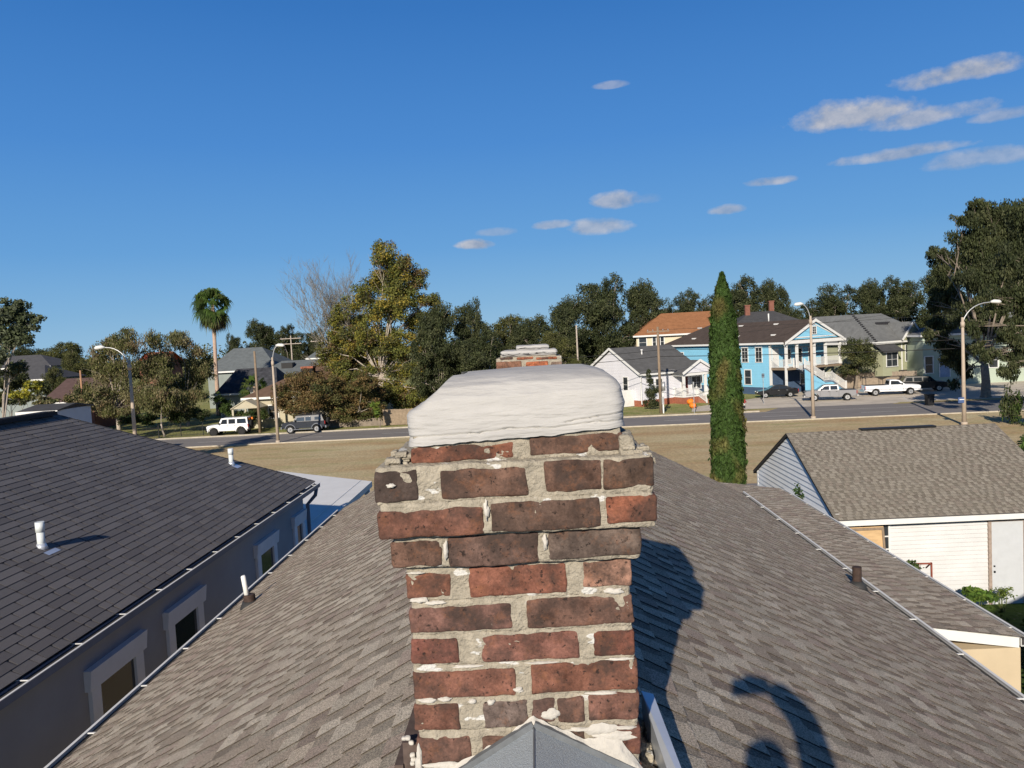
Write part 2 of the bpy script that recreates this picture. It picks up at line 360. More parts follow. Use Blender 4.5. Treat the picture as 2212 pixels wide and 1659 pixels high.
# gutters
def gutter(x, z, y0, y1, sg, parent, w=.13, h=.10, mlip=None, step=.9, strapcol=None, name='gutter', lip=.02):
    g = empty(name, (0, 0, 0), parent=parent) if False else None
    b = MB(); a = x; e = x+sg*w
    def pl(p): return p if sg > 0 else p[::-1]
    t = .006
    b.box((min(a, a+sg*t), y0, z-h), (max(a, a+sg*t), y1, z)); b.box((min(a, e), y0, z-h-t), (max(a, e), y1, z-h))
    b.box((min(e, e+sg*t), y0, z-h), (max(e, e+sg*t), y1, z)); go = b.build(name, mlip or M_white, parent); b = MB(); b.box((min(e-sg*lip*.3, e+sg*lip), y0, z+.0005), (max(e-sg*lip*.3, e+sg*lip), y1, z+.009)); b.build('gutter_lip', M_white, go)
    y = y0+.3
    while y < y1: b = MB(); b.bar((a-sg*.03, y, z+.004), (e+sg*.004, y+.01, z-.003), .016, .008); y += step; b.build('strap', strapcol or M_white, go)
    b = MB(); b.box((min(a, e)+.007, y0+.02, z-h+.001), (max(a, e)-.007, y1-.02, z-.022)); b.build('gutter_bed', mat('dark_trough_fill', (.05, .047, .045), .95, .4, 8), go)  # fill coloured dark so the trough interior looks dark
    return go
gutter(-EX-.035, zE-.03, -3, FY, -1, home)
gutter(EX+.012, zE-.03, -3, FY, 1, home, w=.075)
# right low side roof (part of the house)
WY0, WY1 = 8.1, 16.15
WO = Vector((EX-.15, 0, CH-3.23)); WE = Vector((5.02, 0, CH-3.43)); wS = (WE-WO); wL = wS.length; wS.normalize(); wN = Vector((-wS.z, 0, wS.x))
shingles('side_roof', WO+Vector((0, WY0, 0)), Vector((0, 1, 0)), wS, wN, lambda s: 0, lambda s: WY1-WY0, wL, .112, home, M_shing, PAL_T, tab=(.07, .17), seed=11, th=.0056, vary=.15)
b = MB(); b.prism([(WO.x, WO.z-.01), (WE.x-.03, WE.z-.01), (WE.x-.03, WE.z-.12), (WO.x, WO.z-.12)], WY0+.02, WY1-.02); b.build('side_roof_board', M_white, home)
b = MB(); b.box((EX-.44, WY0+.05, 0), (WE.x+.0, WY1-.3, WE.z-.13)); b.build('side_wall', M_beige, home)
gutter(WE.x-.01, WE.z-.02, WY0+.02, WY1-.02, 1, home, w=.09, h=.08)

# vents on our roof
def onroof(vx, vy):
    r = ray(vx, vy); sg = 1 if r[0] > 0 else -1
    # z = RZ - RP*|x-RX0|
    t = (RZ+RP*sg*RX0-CH)/(r[2]+RP*sg*r[0]); return Vector(r*t+[0, 0, CH])
M_rust = mat('rusty_iron', (.05, .032, .026), .8, .45, 18, .4, 60)
M_lead = mat('dark_lead', (.035, .035, .035), .6, .3, 12)
p = onroof(1852, 1268)
t = empty('vent_pipe', p, 0, 'rusty dark vent pipe on the right slope of the near brown roof', 'vent pipe')
b = MB(); b.tube([(0, 0, -.02), (0, 0, .10), (0, 0, .235)], [.055, .05, .05], 16, cap=False); b.tube([(0, 0, .235), (0, 0, .1)], [.042, .042], 16); b.build('pipe', M_rust, t)
b = MB(); b.tube([(0, 0, -.06), (0, 0, .03), (0, 0, .075)], [.125, .09, .058], 16); b.build('collar', M_lead, t)
b = MB(); b.poly([(-.1, -.13, .062), (.14, -.13, -.064), (.14, .13, -.064), (-.1, .13, .062)]); b.build('flashing', M_lead, t)
p = onroof(540, 1306)
t = empty('vent_pipe', p, 0, 'dark vent stub with a thin white pipe, by the near roof left gutter', 'vent pipe')
b = MB(); b.tube([(0, 0, -.02), (0, 0, .12)], [.075, .062], 16, cap=False); b.tube([(0, 0, .12), (0, 0, .06)], [.052, .052], 16); b.build('pipe', M_rust, t)
b = MB(); b.tube([(0, 0, -.08), (0, 0, .05)], [.13, .078], 16); b.build('collar', M_lead, t)
b = MB(); b.tube([(-.02, 0, .02), (-.055, 0, .33), (-.058, 0, .345)], [.028, .028, .02], 12); b.build('plastic_pipe', mat('scratched_white_plastic', (.75, .75, .72), .5, col2=(.05, .05, .05), thr=(.60, .66), nscale=16), t)

# ------------------------------------------------------------------ chimneys
def brickmat():
    m = bpy.data.materials.new('old_brick'); m.use_nodes = True; N = m.node_tree.nodes; L = m.node_tree.links; p = N['Principled BSDF']; p.inputs['Roughness'].default_value = .9; p.inputs['Specular IOR Level'].default_value = .2
    at = N.new('ShaderNodeAttribute'); at.attribute_name = 'Col'; co = N.new('ShaderNodeTexCoord')
    def nz(s, d=6, r=.7): n = N.new('ShaderNodeTexNoise'); n.inputs['Scale'].default_value = s; n.inputs['Detail'].default_value = d; n.inputs['Roughness'].default_value = r; L.new(co.outputs['Object'], n.inputs['Vector']); return n.outputs['Fac']
    def mr(f, a, b, c=0, d=1): r = N.new('ShaderNodeMapRange'); r.inputs[1].default_value = a; r.inputs[2].default_value = b; r.inputs[3].default_value = c; r.inputs[4].default_value = d; L.new(f, r.inputs[0]); return r.outputs[0]
    def mul(a, f): x = N.new('ShaderNodeMixRGB'); x.blend_type = 'MULTIPLY'; x.inputs[0].default_value = 1; L.new(a, x.inputs[1]); L.new(f, x.inputs[2]); return x.outputs[0]
    def mix(f, a, c): x = N.new('ShaderNodeMixRGB'); L.new(f, x.inputs[0]); L.new(a, x.inputs[1]); x.inputs[2].default_value = c+(1,); return x.outputs[0]
    c = mul(at.outputs['Color'], mr(nz(13), .32, .68, .42, 1.55)); c = mul(c, mr(nz(120, 4), .3, .7, .72, 1.25))
    c = mix(mr(nz(9, 5), .44, .64, 0, .82), c, (.048, .035, .03))
    c = mix(mr(nz(19, 8, .8), .53, .68, 0, .45), c, (.25, .105, .05))
    c = mix(mr(nz(62, 4), .60, .66, 0, .9), c, (.022, .016, .014))
    c = mix(mr(nz(60, 5), .70, .74, 0, .6), c, (.42, .37, .30))
    L.new(c, p.inputs['Base Color'])
    b1 = N.new('ShaderNodeBump'); b1.inputs['Strength'].default_value = .8; b1.inputs['Distance'].default_value = .006; L.new(nz(90, 6, .75), b1.inputs['Height'])
    L.new(b1.outputs[0], p.inputs['Normal']); return m
M_brick = brickmat()
def mortarmat():
    m = mat('old_mortar', (.32, .285, .225), .95, .26, 30, 1.0, 110); N = m.node_tree.nodes; L = m.node_tree.links; p = N['Principled BSDF']
    src = p.inputs['Base Color'].links[0].from_socket; co = N.new('ShaderNodeTexCoord'); mp_ = N.new('ShaderNodeMapping'); mp_.inputs['Scale'].default_value = (1, 1, 2.2); L.new(co.outputs['Object'], mp_.inputs[0])
    n = N.new('ShaderNodeTexNoise'); n.inputs['Scale'].default_value = 13; n.inputs['Detail'].default_value = 5; L.new(mp_.outputs[0], n.inputs['Vector'])
    r = N.new('ShaderNodeMapRange'); r.inputs[1].default_value = .635; r.inputs[2].default_value = .66; L.new(n.outputs['Fac'], r.inputs[0])
    x = N.new('ShaderNodeMixRGB'); L.new(r.outputs[0], x.inputs[0]); L.new(src, x.inputs[1]); x.inputs[2].default_value = (.55, .54, .51, 1); L.new(x.outputs[0], p.inputs['Base Color']); return m
M_mortar = mortarmat()
M_plaster = mat('white_mortar_cap', (.40, .39, .375), .9, .10, 5, .7, 14, stretch=(1, 1, 6))
M_seal = mat('white_sealant', (.48, .455, .41), .8, .10, 8, .8, 40)

def rbox(c, h, r, nx, ny, nz_, amp, seed, cols, out, M=None, fr=18., white=None):
    """rounded, noisy box; appended to out=(V,F,K)"""
    V, F, K = out; c = Vector(c); off = Vector((seed*3.17, seed*1.3, seed*7.7))
    def sm(p):
        q = Vector([max(-(h[i]-r), min(h[i]-r, p[i])) for i in range(3)]); d = p-q
        if d.length > 1e-9: d = d.normalized()*r
        o = q+d; w = mn.noise_vector((o+off)*fr)*amp+mn.noise_vector((o+off)*fr*3.3)*amp*.4
        o = o+w
        if M is not None: o = M @ o
        return o+c
    def face(ax, s, na, nb):
        a1, a2 = [(1, 2), (2, 0), (0, 1)][ax]; i0 = len(V)
        def tk(n, hh):
            return [-hh, -hh+r*.35, -hh+r]+[(-(hh-r)+2*(hh-r)*k/n) for k in range(1, n)]+[hh-r, hh-r*.35, hh]
        A = tk(na, h[a1]); B = tk(nb, h[a2])
        for u in A:
            for v in B:
                p = Vector((0, 0, 0)); p[ax] = s*h[ax]; p[a1] = u; p[a2] = v; V.append(tuple(sm(p)))
        nb_ = len(B)
        for i in range(len(A)-1):
            for j in range(nb_-1):
                q = i0+i*nb_+j; f = (q, q+nb_, q+nb_+1, q+1); F.append(f if s > 0 else f[::-1]); K.append(cols)
    n = (nx, ny, nz_)
    for ax in range(3):
        a1, a2 = [(1, 2), (2, 0), (0, 1)][ax]
        for s in (-1, 1): face(ax, s, n[a1], n[a2])
RD_, DK, BR, OR, PK, GY = (.215, .075, .04), (.085, .058, .048), (.15, .078, .052), (.30, .095, .045), (.36, .18, .115), (.165, .115, .09)
def px2(vx, vy, Y): p = aY(vx, vy, Y); return p
# rows: face depth Y, bricks (x0,x1,y0,y1,colour)
ROWS = [
 (2.085, [(887, 1109, 962, 997, RD_), (1143, 1345, 938, 980, BR)]),
 (2.045, [(808, 902, 1017, 1087, DK), (951, 1141, 1012, 1075, BR), (1176, 1300, 995, 1062, BR), (1303, 1413, 990, 1055, (.13, .075, .05))]),
 (2.04, [(815, 1047, 1101, 1161, (.20, .08, .05)), (1060, 1297, 1081, 1146, (.12, .07, .05)), (1310, 1419, 1071, 1131, OR)]),
 (2.07, [(845, 955, 1169, 1226, BR), (968, 1165, 1155, 1222, (.15, .085, .065)), (1185, 1385, 1141, 1205, GY)]),
 (2.10, [(877, 973, 1239, 1293, (.20, .075, .042)), (1013, 1225, 1221, 1286, (.22, .078, .045)), (1258, 1364, 1209, 1268, PK)]),
 (2.10, [(884, 1107, 1310, 1364, (.17, .08, .06)), (1137, 1368, 1291, 1353, (.16, .08, .055))]),
 (2.10, [(887, 990, 1380, 1436, (.18, .062, .042)), (1040, 1252, 1369, 1428, (.20, .08, .055)), (1280, 1373, 1363, 1418, (.20, .065, .038))]),
 (2.10, [(890, 1115, 1448, 1507, (.185, .072, .045)), (1147, 1378, 1430, 1496, (.19, .072, .042))]),
 (2.10, [(895, 993, 1522, 1579, (.17, .068, .042)), (1043, 1141, 1514, 1572, (.17, .12, .10)), (1150, 1200, 1510, 1562, (.17, .09, .07)), (1204, 1264, 1508, 1562, (.17, .085, .06)), (1270, 1381, 1498, 1556, (.17, .075, .052))]),
 (2.10, [(901, 1018, 1592, 1650, (.16, .075, .052)), (1040, 1150, 1590, 1640, BR), (1170, 1265, 1580, 1640, BR), (1283, 1384, 1570, 1633, (.16, .062, .042))]),
 (2.10, [(905, 1100, 1668, 1725, RD_), (1130, 1388, 1655, 1712, RD_)]),
 (2.10, [(905, 1010, 1745, 1800, RD_), (1040, 1260, 1735, 1795, RD_), (1290, 1390, 1730, 1790, RD_)]),
]
def build_chimney(parent):
    BK = ([], [], []); MO = ([], [], []); D = .66; sd = 0
    tilt = Matrix.Rotation(-.010, 4, 'Y')
    rz = []
    for Y, bs in ROWS:
        xs0 = min(b[0] for b in bs); xs1 = max(b[1] for b in bs)
        zt = max(px2((b[0]+b[1])/2, b[2], Y).z for b in bs); zb = min(px2((b[0]+b[1])/2, b[3], Y).z for b in bs)
        yc = (bs[0][2]+bs[0][3])/2
        X0 = px2(bs[0][0], yc, Y).x; X1 = px2(bs[-1][1], (bs[-1][2]+bs[-1][3])/2, Y).x
        back = 2.10+D+(2.10-Y)
        rz.append([X0, X1, zt, zb, Y, back])
        rowi = len(rz)
        for (x0, x1, y0, y1, col) in bs:
            A = px2(x0, (y0+y1)/2, Y); B = px2(x1, (y0+y1)/2, Y); T = px2((x0+x1)/2, y0, Y).z; Bo = px2((x0+x1)/2, y1, Y).z
            w = (B.x-A.x)/2; h = (T-Bo)/2; sd += 1; last = (x1 == bs[-1][1]); first = (x0 == bs[0][0])
            dep = .28 if (w < .075 and (first or last)) else .13
            gm_ = sum(col)/3; cl = tuple((c*.82+gm_*.18)*(.86 if Y < 2.09 else .98) for c in col)
            rbox(((A.x+B.x)/2, Y+dep/2, (T+Bo)/2), (w, dep/2, h), .0075, max(8, int(w*150)), 6, 10, .0046, sd, cl, BK, tilt)
            # the same brick again on the hidden back face
            rbox((-(A.x+B.x)/2+X0+X1, back-.065, (T+Bo)/2), (w, .065, h), .011, 6, 3, 4, .003, sd+50, cl, BK, tilt)
        # side bricks
        for sx in (0, 1):
            y = Y+(.30 if rowi % 2 else .15); zc = (zt+zb)/2+(.004 if sx else -.004)
            while y < back-.15:
                ln = min(rnd.choice((.27, .28, .13)), back-.15-y)
                if ln < .06: break
                sd += 1; cl = tuple(c*rnd.uniform(1.0, 1.4) for c in rnd.choice((RD_, BR, BR, GY, DK)))
                xc = (X0+.06) if sx == 0 else (X1-.06)
                rbox((xc, y+ln/2, zc), (.06, ln/2, (zt-zb)/2-.004), .01, 3, 10, 5, .0035, sd, cl, BK)
                y += ln+.02
    np_mesh('bricks', np.array(BK[0]), np.array(BK[1]), M_brick, parent, np.array(BK[2]), smooth=True)
    # mortar tiers
    n = len(rz)
    for i, (X0, X1, zt, zb, Y, back) in enumerate(rz):
        top = zt+.012 if i == 0 else (zt+rz[i-1][3])/2
        bot = (zb+rz[i+1][2])/2 if i < n-1 else zb-.3
        if i > 0 and Y > rz[i-1][4]+.01: top = rz[i-1][3]+.006        # under an overhanging course
        if i < n-1 and rz[i+1][4] > Y+.01: bot = zb+.004
        if i > 0 and Y < rz[i-1][4]-.01: top = rz[i-1][3]-.004
        if i < n-1 and rz[i+1][4] < Y-.01: bot = rz[i+1][2]+.002
        hx, hy, hz = (X1-X0)/2-.004, (back-Y)/2-.0045, (top-bot)/2+.004
        rbox(((X0+X1)/2, (Y+back)/2, (top+bot)/2), (hx, hy, hz), .010, 70, 12, max(8, int(hz*2*120)), -.0048, 200+i, (1, 1, 1), MO, None, 26.)
    np_mesh('mortar', np.array(MO[0]), np.array(MO[1]), M_mortar, parent, smooth=True)
    # white crown: slab with sloping hipped mound
    Yf = 2.075; A = px2(884, 962, Yf); B = px2(1352, 929, Yf); zt = px2(1120, 797, 2.35).z; zb = (A.z+B.z)/2
    x0, x1 = A.x-.014, B.x+.006; y0, y1 = Yf, 2.10+D-.02; V = []; F = []
    nu, nw = 260, 60; H = zt-zb; cx, cy, hx, hy = (x0+x1)/2, (y0+y1)/2, (x1-x0)/2, (y1-y0)/2
    per = []
    for k in range(nu):
        a = 2*math.pi*k/nu; e = .10; c_, s_ = math.cos(a), math.sin(a); m_ = max(abs(c_), abs(s_)); q_ = (abs(c_)**12+abs(s_)**12)**(1/12); per.append((c_/q_, s_/q_))
    KL = [(0, 0), (.10, .004), (.46, -.002), (.53, .008), (.60, .040), (.70, .062), (.82, .095), (.93, .125), (1.0, .15)]
    KR = [(0, 0), (.10, .004), (.40, -.004), (.66, .003), (.78, .014), (.90, .036), (.96, .062), (1.0, .095)]
    KF = [(0, 0), (.10, .0), (.40, .006), (.66, .018), (.84, .05), (.93, .10), (.98, .16), (1.0, .21)]
    def ip(K, t): return float(np.interp(t, [p[0] for p in K], [p[1] for p in K]))
    for j in range(nw+1):
        t = min(1, j/(nw-10))
        u = max(0, (j-(nw-10))/10)
        for (px_, py_) in per:
            k_l = ip(KL if px_ < 0 else KR, t); kf = ip(KF, t); hxx = hx-k_l*abs(px_)**3; hyy = hy-kf
            x = cx+px_*hxx*(1-u); y = cy+py_*hyy*(1-u); z = zb+H*t
            z += (1-t)*((x-cx)*.038+.007*mn.noise(Vector((x*11, y*11, 3)))+.004*mn.noise(Vector((x*37, y*37, 9))))-.012*max(0, -(x-cx)/hx)*t+u*.004
            o = Vector((x, y, z)); w = mn.noise_vector(Vector((o.x*4, o.y*4, o.z*9)))*.0035+mn.noise_vector(Vector((o.x*7, o.y*7, o.z*48)))*.0019*(.4+abs(mn.noise(Vector((o.x*5, 0, o.z*8)))))*1.4
            crk = .13+.05*mn.noise(Vector((x*6, 0, 1)))+.02*mn.noise(Vector((x*20, 0, 1))); crk2 = .20+.45*(x-.12)+.03*mn.noise(Vector((x*14, 0, 7)))
            if py_ < -.5 and u == 0 and ((abs(t-crk) < .012 and mn.noise(Vector((x*4, 3, 0))) > -.25) or (abs(t-crk2) < .011 and x > .08)): o.y += .009
            V.append(tuple(o+w))
    for j in range(nw):
        for k in range(nu):
            a = j*nu+k; b_ = j*nu+(k+1) % nu; F.append((a, b_, b_+nu, a+nu))
    crown_ = np_mesh('crown', np.array(V), np.array(F), M_plaster, parent, smooth=True)
    # loose mortar on the corbel shoulders
    for (a0, a1, yy, dz) in ((815, 880, 1000, .0), (845, 885, 985, .008), (1362, 1408, 985, 0), (1356, 1395, 968, .01)):
        out = ([], [], [])
        for k in range(9):
            q = px2(rnd.uniform(a0, a1), yy+rnd.uniform(-6, 8), 2.06+rnd.uniform(.02, .10)); rbox((q.x, q.y, q.z), (rnd.uniform(.006, .02), rnd.uniform(.008, .02), rnd.uniform(.004, .010)), .004, 2, 2, 2, .004, 500+k+a0, (1, 1, 1), out)
        np_mesh('loose_mortar', np.array(out[0]), np.array(out[1]), M_mortar, parent, smooth=True)
    out = ([], [], [])
    q = px2(1352, 965, 2.10); rbox((q.x, q.y+.02, q.z), (.022, .05, .035), .012, 4, 6, 5, .007, 612, (1, 1, 1), out)
    np_mesh('loose_mortar', np.array(out[0]), np.array(out[1]), M_mortar, parent, smooth=True)
chim = empty('brick_chimney', (0, 2.1, 0), 0, 'big weathered brick chimney with a white mortar crown, in front of the camera', 'chimney')
ch0 = empty('shift', (0, 0, 0)); bpy.data.objects.remove(ch0)
build_chimney(chim)
for o in list(chim.children): o.matrix_parent_inverse = Matrix.Translation((0, -2.1, 0))
# white sealant smears on the joints
def splat(cx, cz, w, h, Y, sd, bulge=.005, n=26, parent=None, name='sealant_smear'):
    """thin irregular smear of sealant on a plane facing the camera"""
    V = [(cx, Y-bulge, cz)]; F = []; K = 3
    for r_ in range(1, K+1):
        for k in range(n):
            a = 2*math.pi*k/n; q = (r_/K)*(1+.55*mn.noise(Vector((math.cos(a)*1.6+sd, math.sin(a)*1.6, sd*.7)))+.22*mn.noise(Vector((math.cos(a)*5, math.sin(a)*5+sd, 2))))
            yy = Y-bulge*(1-(r_/K)**3)+.0015*mn.noise(Vector((a*3, r_, sd))); V.append((cx+math.cos(a)*w/2*q, yy+(.004 if r_ == K else 0), cz+math.sin(a)*h/2*q))
    for k in range(n): F.append((0, 1+k, 1+(k+1) % n, 0))
    for r_ in range(K-1):
        for k in range(n): a = 1+r_*n+k; b_ = 1+r_*n+(k+1) % n; F.append((a, a+n, b_+n, b_))
    me = bpy.data.meshes.new(name); me.from_pydata(V, [], [tuple(dict.fromkeys(f)) for f in F]); me.materials.append(M_seal)
    for p_ in me.polygons: p_.use_smooth = True
    o = bpy.data.objects.new(name, me); C.objects.link(o); o.parent = parent; o.matrix_parent_inverse = Matrix.Translation(-Vector(parent.location)); return o
for i, (x, y, w, h) in enumerate(((905, 1298, .05, .014), (938, 1303, .06, .012), (1325, 1278, .055, .018), (1050, 1103, .014, .06), (962, 1190, .014, .05), (1178, 1172, .014, .045), 
     (925, 1515, .05, .013), (962, 1512, .04, .012), (1020, 1516, .025, .014), (1060, 1517, .022, .016), (1010, 1440, .08, .007), (1170, 1432, .09, .006), (1120, 1492, .025, .018), (1300, 1498, .09, .010), (1270, 1576, .13, .012), (1350, 1573, .07, .010), (900, 1238, .05, .008), (1340, 1424, .08, .006), (845, 1050, .022, .012))):
    q = px2(x, y, (2.096 if y > 1230 else 2.062 if y > 1165 else 2.035)); splat(q.x, q.z, w, h, q.y, i*3.3+1, .004, parent=chim)
# saddle on the ridge in front of the chimney, with its bed of sealant
sadd = empty('ridge_saddle', (0, 2.0, RZ), 0, 'grey mineral saddle flashing at the foot of the near chimney, bedded in white sealant', 'flashing')
ap = px2(1153, 1572, 2.075); L0 = px2(1000, 1659, 2.075)
M_sad = mat('grey_mineral_cap', (.36, .40, .43), .85, .16, 300, .7, 350)
px_ = ap.x; pz = ap.z; sp = .60
b = MB()
for sg in (-1, 1):
    hwid = .42
    A0 = Vector((px_, .9, pz)); A1 = Vector((px_, 2.085, pz)); d = Vector((sg*hwid, 0, -hwid*(sp if sg < 0 else .52)))
    b.poly([A0, A1, A1+d, A0+d]); dn = Vector((0, 0, -.012)); b.poly([A0+dn, A0+d+dn, A1+d+dn, A1+dn]); b.poly([A0+d, A1+d, A1+d+dn, A0+d+dn])
    b.poly([A0, A0+d, A0+d+dn, A0+dn])
o = b.build('cap_sheet', M_sad, sadd); o.matrix_parent_inverse = Matrix.Translation((0, -2.0, -RZ))
b = MB()
for sg in (-1, 1):
    s_ = sp if sg < 0 else .52
    b.bar((px_, 2.082, pz+.006), (px_+sg*.42, 2.082, pz-.42*s_+.006), .022, .022)
b.bar((px_, .9, pz+.001), (px_, 2.08, pz+.001), .004, .003)
o = b.build('edge_bead', mat('lead_bead', (.13, .14, .15), .6, .2, 20), sadd); o.matrix_parent_inverse = Matrix.Translation((0, -2.0, -RZ))
V = []; F = []; n_ = 120; m_ = 7
for i in range(n_+1):
    x = px_-.43+.86*i/n_; sl_ = sp if x < px_ else .52; z0 = pz-abs(x-px_)*sl_-.004
    wd_ = .026+.014*mn.noise(Vector((x*9, 0, 5)))+.014*mn.noise(Vector((x*30, 1, 5)))+(.045 if .14 < x-px_ < .30 else 0)*max(0, math.sin((x-px_-.14)/.16*math.pi))
    for j_ in range(m_+1):
        t = j_/m_; yy = 2.092-.016*math.sin(min(1, t*1.1+.05)*math.pi)**.5-.003*mn.noise(Vector((x*40, t*4, 0))); V.append((x, yy, z0+wd_*t+.003*mn.noise(Vector((x*55, t*3, 4)))))
for i in range(n_):
    for j_ in range(m_): a = i*(m_+1)+j_; F.append((a, a+m_+1, a+m_+2, a+1))
o = np_mesh('sealant_bed', np.array(V), np.array(F), M_seal, sadd, smooth=True); o.matrix_parent_inverse = Matrix.Translation((0, -2.0, -RZ))
for i, (x, y, w, h) in enumerate(((1330, 1592, .10, .035), (1296, 1577, .09, .03), (965, 1655, .12, .02), (905, 1650, .02, .10), (1190, 1545, .05, .03))):
    q = px2(x, y, 2.094); splat(q.x, q.z, w, h, 2.094, i*2.1+40, .004, parent=sadd)
# side flashings, stepped brick bits
M_fl = mat('bright_flashing', (.62, .66, .72), .35, .12, 5, metal=.5)
fl = empty('side_flashing', (.33, 2.4, 0), 0, 'bright metal flashing strip along the right side of the near chimney, lying in its shadow', 'flashing')
b = MB()
A0, A1, B0, B1 = px2(1385, 1492, 2.50), px2(1441, 1662, 2.12), px2(1411, 1499, 2.49), px2(1473, 1662, 2.11)
ea, eb = A1-A0, B1-B0; A1 = A1+ea*.9; B1 = B1+eb*.9; dn = Vector((0, 0, -.16))
b.poly([A0, A1, B1, B0]); b.poly([B0, B1, B1+dn, B0+dn]); b.poly([A0, B0, B0+dn, A0+dn]); b.poly([A0, A1, A1+dn, A0+dn])
o = b.build('strip', M_fl, fl); o.matrix_parent_inverse = Matrix.Translation((-.33, -2.4, 0))
out = ([], [], [])
for k in range(16):
    q = onroof(rnd.uniform(1392, 1425), rnd.uniform(1560, 1670)); rbox((q.x-.03, q.y, q.z+.03), (rnd.uniform(.01, .022), .016, rnd.uniform(.01, .02)), .006, 2, 2, 2, .006, 950+k, (1, 1, 1), out)
o = np_mesh('mortar_crumbs', np.array(out[0]), np.array(out[1]), M_mortar, fl, smooth=True); o.matrix_parent_inverse = Matrix.Translation((-.33, -2.4, 0))
f2 = empty('side_flashing', (-.32, 2.3, 0), 0, 'brown stepped flashing with sealant blobs at the lower left foot of the near chimney', 'flashing')
b = MB(); q = px2(893, 1600, 2.14); b.box((q.x-.03, 2.13, q.z-.25), (q.x+.02, 2.6, q.z)); b.box((q.x-.055, 2.12, q.z-.35), (q.x-.0301, 2.5, q.z-.06)); o = b.build('strip', mat('brown_flashing', (.09, .065, .055), .8, .3, 30), f2); o.matrix_parent_inverse = Matrix.Translation((.32, -2.3, 0))
out = ([], [], [])
for k in range(7):
    q = px2(rnd.uniform(872, 896), rnd.uniform(1585, 1665), 2.12); rbox(tuple(q), (.008, .008, .006), .0058, 3, 3, 3, .003, 970+k, (1, 1, 1), out)
o = np_mesh('sealant_blob', np.array(out[0]), np.array(out[1]), M_seal, f2, smooth=True); o.matrix_parent_inverse = Matrix.Translation((.32, -2.3, 0))

# second chimney further along the ridge
YB = 8.6
ch2 = empty('brick_chimney', (0, 0, 0), 0, 'smaller-looking brick chimney with white crown, further along the ridge behind the near one', 'chimney')
BK = ([], [], []); MO = ([], [], []); CRN = ([], [], [])
def P2(vx, vy): return aY(vx, vy, YB)
for r_, (xa, xb, ya, yb, bs) in enumerate(((1080, 1204, 772, 778, ((1080, 1108, DK), (1116, 1152, RD_), (1158, 1203, RD_))), (1071, 1216, 782, 798, ((1072, 1127, BR), (1136, 1184, OR), (1190, 1215, GY))), (1071, 1216, 803, 818, ((1072, 1100, RD_), (1108, 1160, BR), (1168, 1215, RD_))), (1078, 1209, 822, 838, ((1078, 1130, RD_), (1138, 1209, BR))), (1084, 1203, 842, 857, ((1084, 1120, RD_), (1128, 1203, BR))), (1084, 1203, 862, 878, ((1084, 1140, RD_), (1148, 1203, BR))), (1084, 1203, 883, 898, ((1084, 1120, RD_), (1128, 1203, BR))), (1084, 1203, 903, 918, ((1084, 1140, RD_), (1148, 1203, BR))))):
    for xa_, xb_, col in bs:
        A = P2(xa_, (ya+yb)/2); B = P2(xb_, (ya+yb)/2); T = P2(xa_, ya).z; Bo = P2(xa_, yb).z
        rbox(((A.x+B.x)/2, YB+.07, (T+Bo)/2-.0), ((B.x-A.x)/2, .07, (T-Bo)/2), .012, 4, 3, 3, .005, xa_, tuple(c*1.2 for c in col), BK)
    A = P2(xa, ya); B = P2(xb, yb); rbox(((A.x+B.x)/2, YB+.34, (A.z+B.z)/2), ((B.x-A.x)/2-.006, .33, (A.z-B.z)/2+.035), .012, 10, 8, 4, .006, 30+r_, (1, 1, 1), MO)
A = P2(1084, 918); rbox(((P2(1084, 918).x+P2(1203, 918).x)/2, YB+.34, A.z-.3), (.3, .32, .34), .012, 6, 6, 6, .005, 44, (1, 1, 1), MO)
A = P2(1080, 770); B = P2(1204, 757); rbox(((A.x+B.x)/2, YB+.33, (A.z+B.z)/2), ((B.x-A.x)/2, .34, (B.z-A.z)/2+.015), .035, 10, 8, 5, .014, 77, (1, 1, 1), CRN)
A = P2(1114, 757); B = P2(1187, 746); rbox(((A.x+B.x)/2, YB+.33, (A.z+B.z)/2), ((B.x-A.x)/2, .2, (B.z-A.z)/2+.01), .03, 8, 6, 4, .010, 78, (1, 1, 1), CRN)
np_mesh('bricks', np.array(BK[0]), np.array(BK[1]), M_brick, ch2, np.array(BK[2]), smooth=True)
np_mesh('mortar', np.array(MO[0]), np.array(MO[1]), M_mortar, ch2, smooth=True)
np_mesh('crown', np.array(CRN[0]), np.array(CRN[1]), M_plaster, ch2, smooth=True)

# ------------------------------------------------------------------ left neighbour
nb = empty('grey_house', (0, 0, 0), 0, 'dark shingled hip-roofed grey house close on the left', 'house')
NX, NZ = -5.45, CH-3.22; RX, RZn = -9.6, CH-1.04
S = Vector((NX-RX, 0, NZ-RZn)); Ln = S.length; S.normalize(); N = Vector((-S.z, 0, S.x))
O = Vector((RX, 0, RZn)); yr, ye = 15.0, 18.35
shingles('roof_slope', O, Vector((0, 1, 0)), S, N, lambda s: 2.0, lambda s: yr+(ye-yr)*s/Ln, Ln, .13, nb, M_shingd, PAL_D, tab=(.12, .5), lam=True, th=.0085, seed=21, vary=.07, gap=(.003, .02), edge=.45)
O2 = Vector((RX, 0, RZn)); S2 = Vector((-S.x, 0, S.z)); N2 = Vector((-N.x, 0, N.z))
b = MB()
b.poly([Vector((RX, 2, RZn-.005)), Vector((RX, yr, RZn-.005)), Vector((NX-.01, ye-.01, NZ-.005)), Vector((NX-.01, 2, NZ-.005))])
b.poly([Vector((RX, 2, RZn)), Vector((RX, yr, RZn)), Vector((2*RX-NX, ye, NZ)), Vector((2*RX-NX, 2, NZ))])
b.poly([Vector((RX, yr, RZn-.002)), Vector((NX-.01, ye-.01, NZ-.004)), Vector((2*RX-NX, ye, NZ))])
b.cc = (.07, .066, .07); b.c = [b.cc]*len(b.f)
b.build('roof_deck', M_shingd, nb)
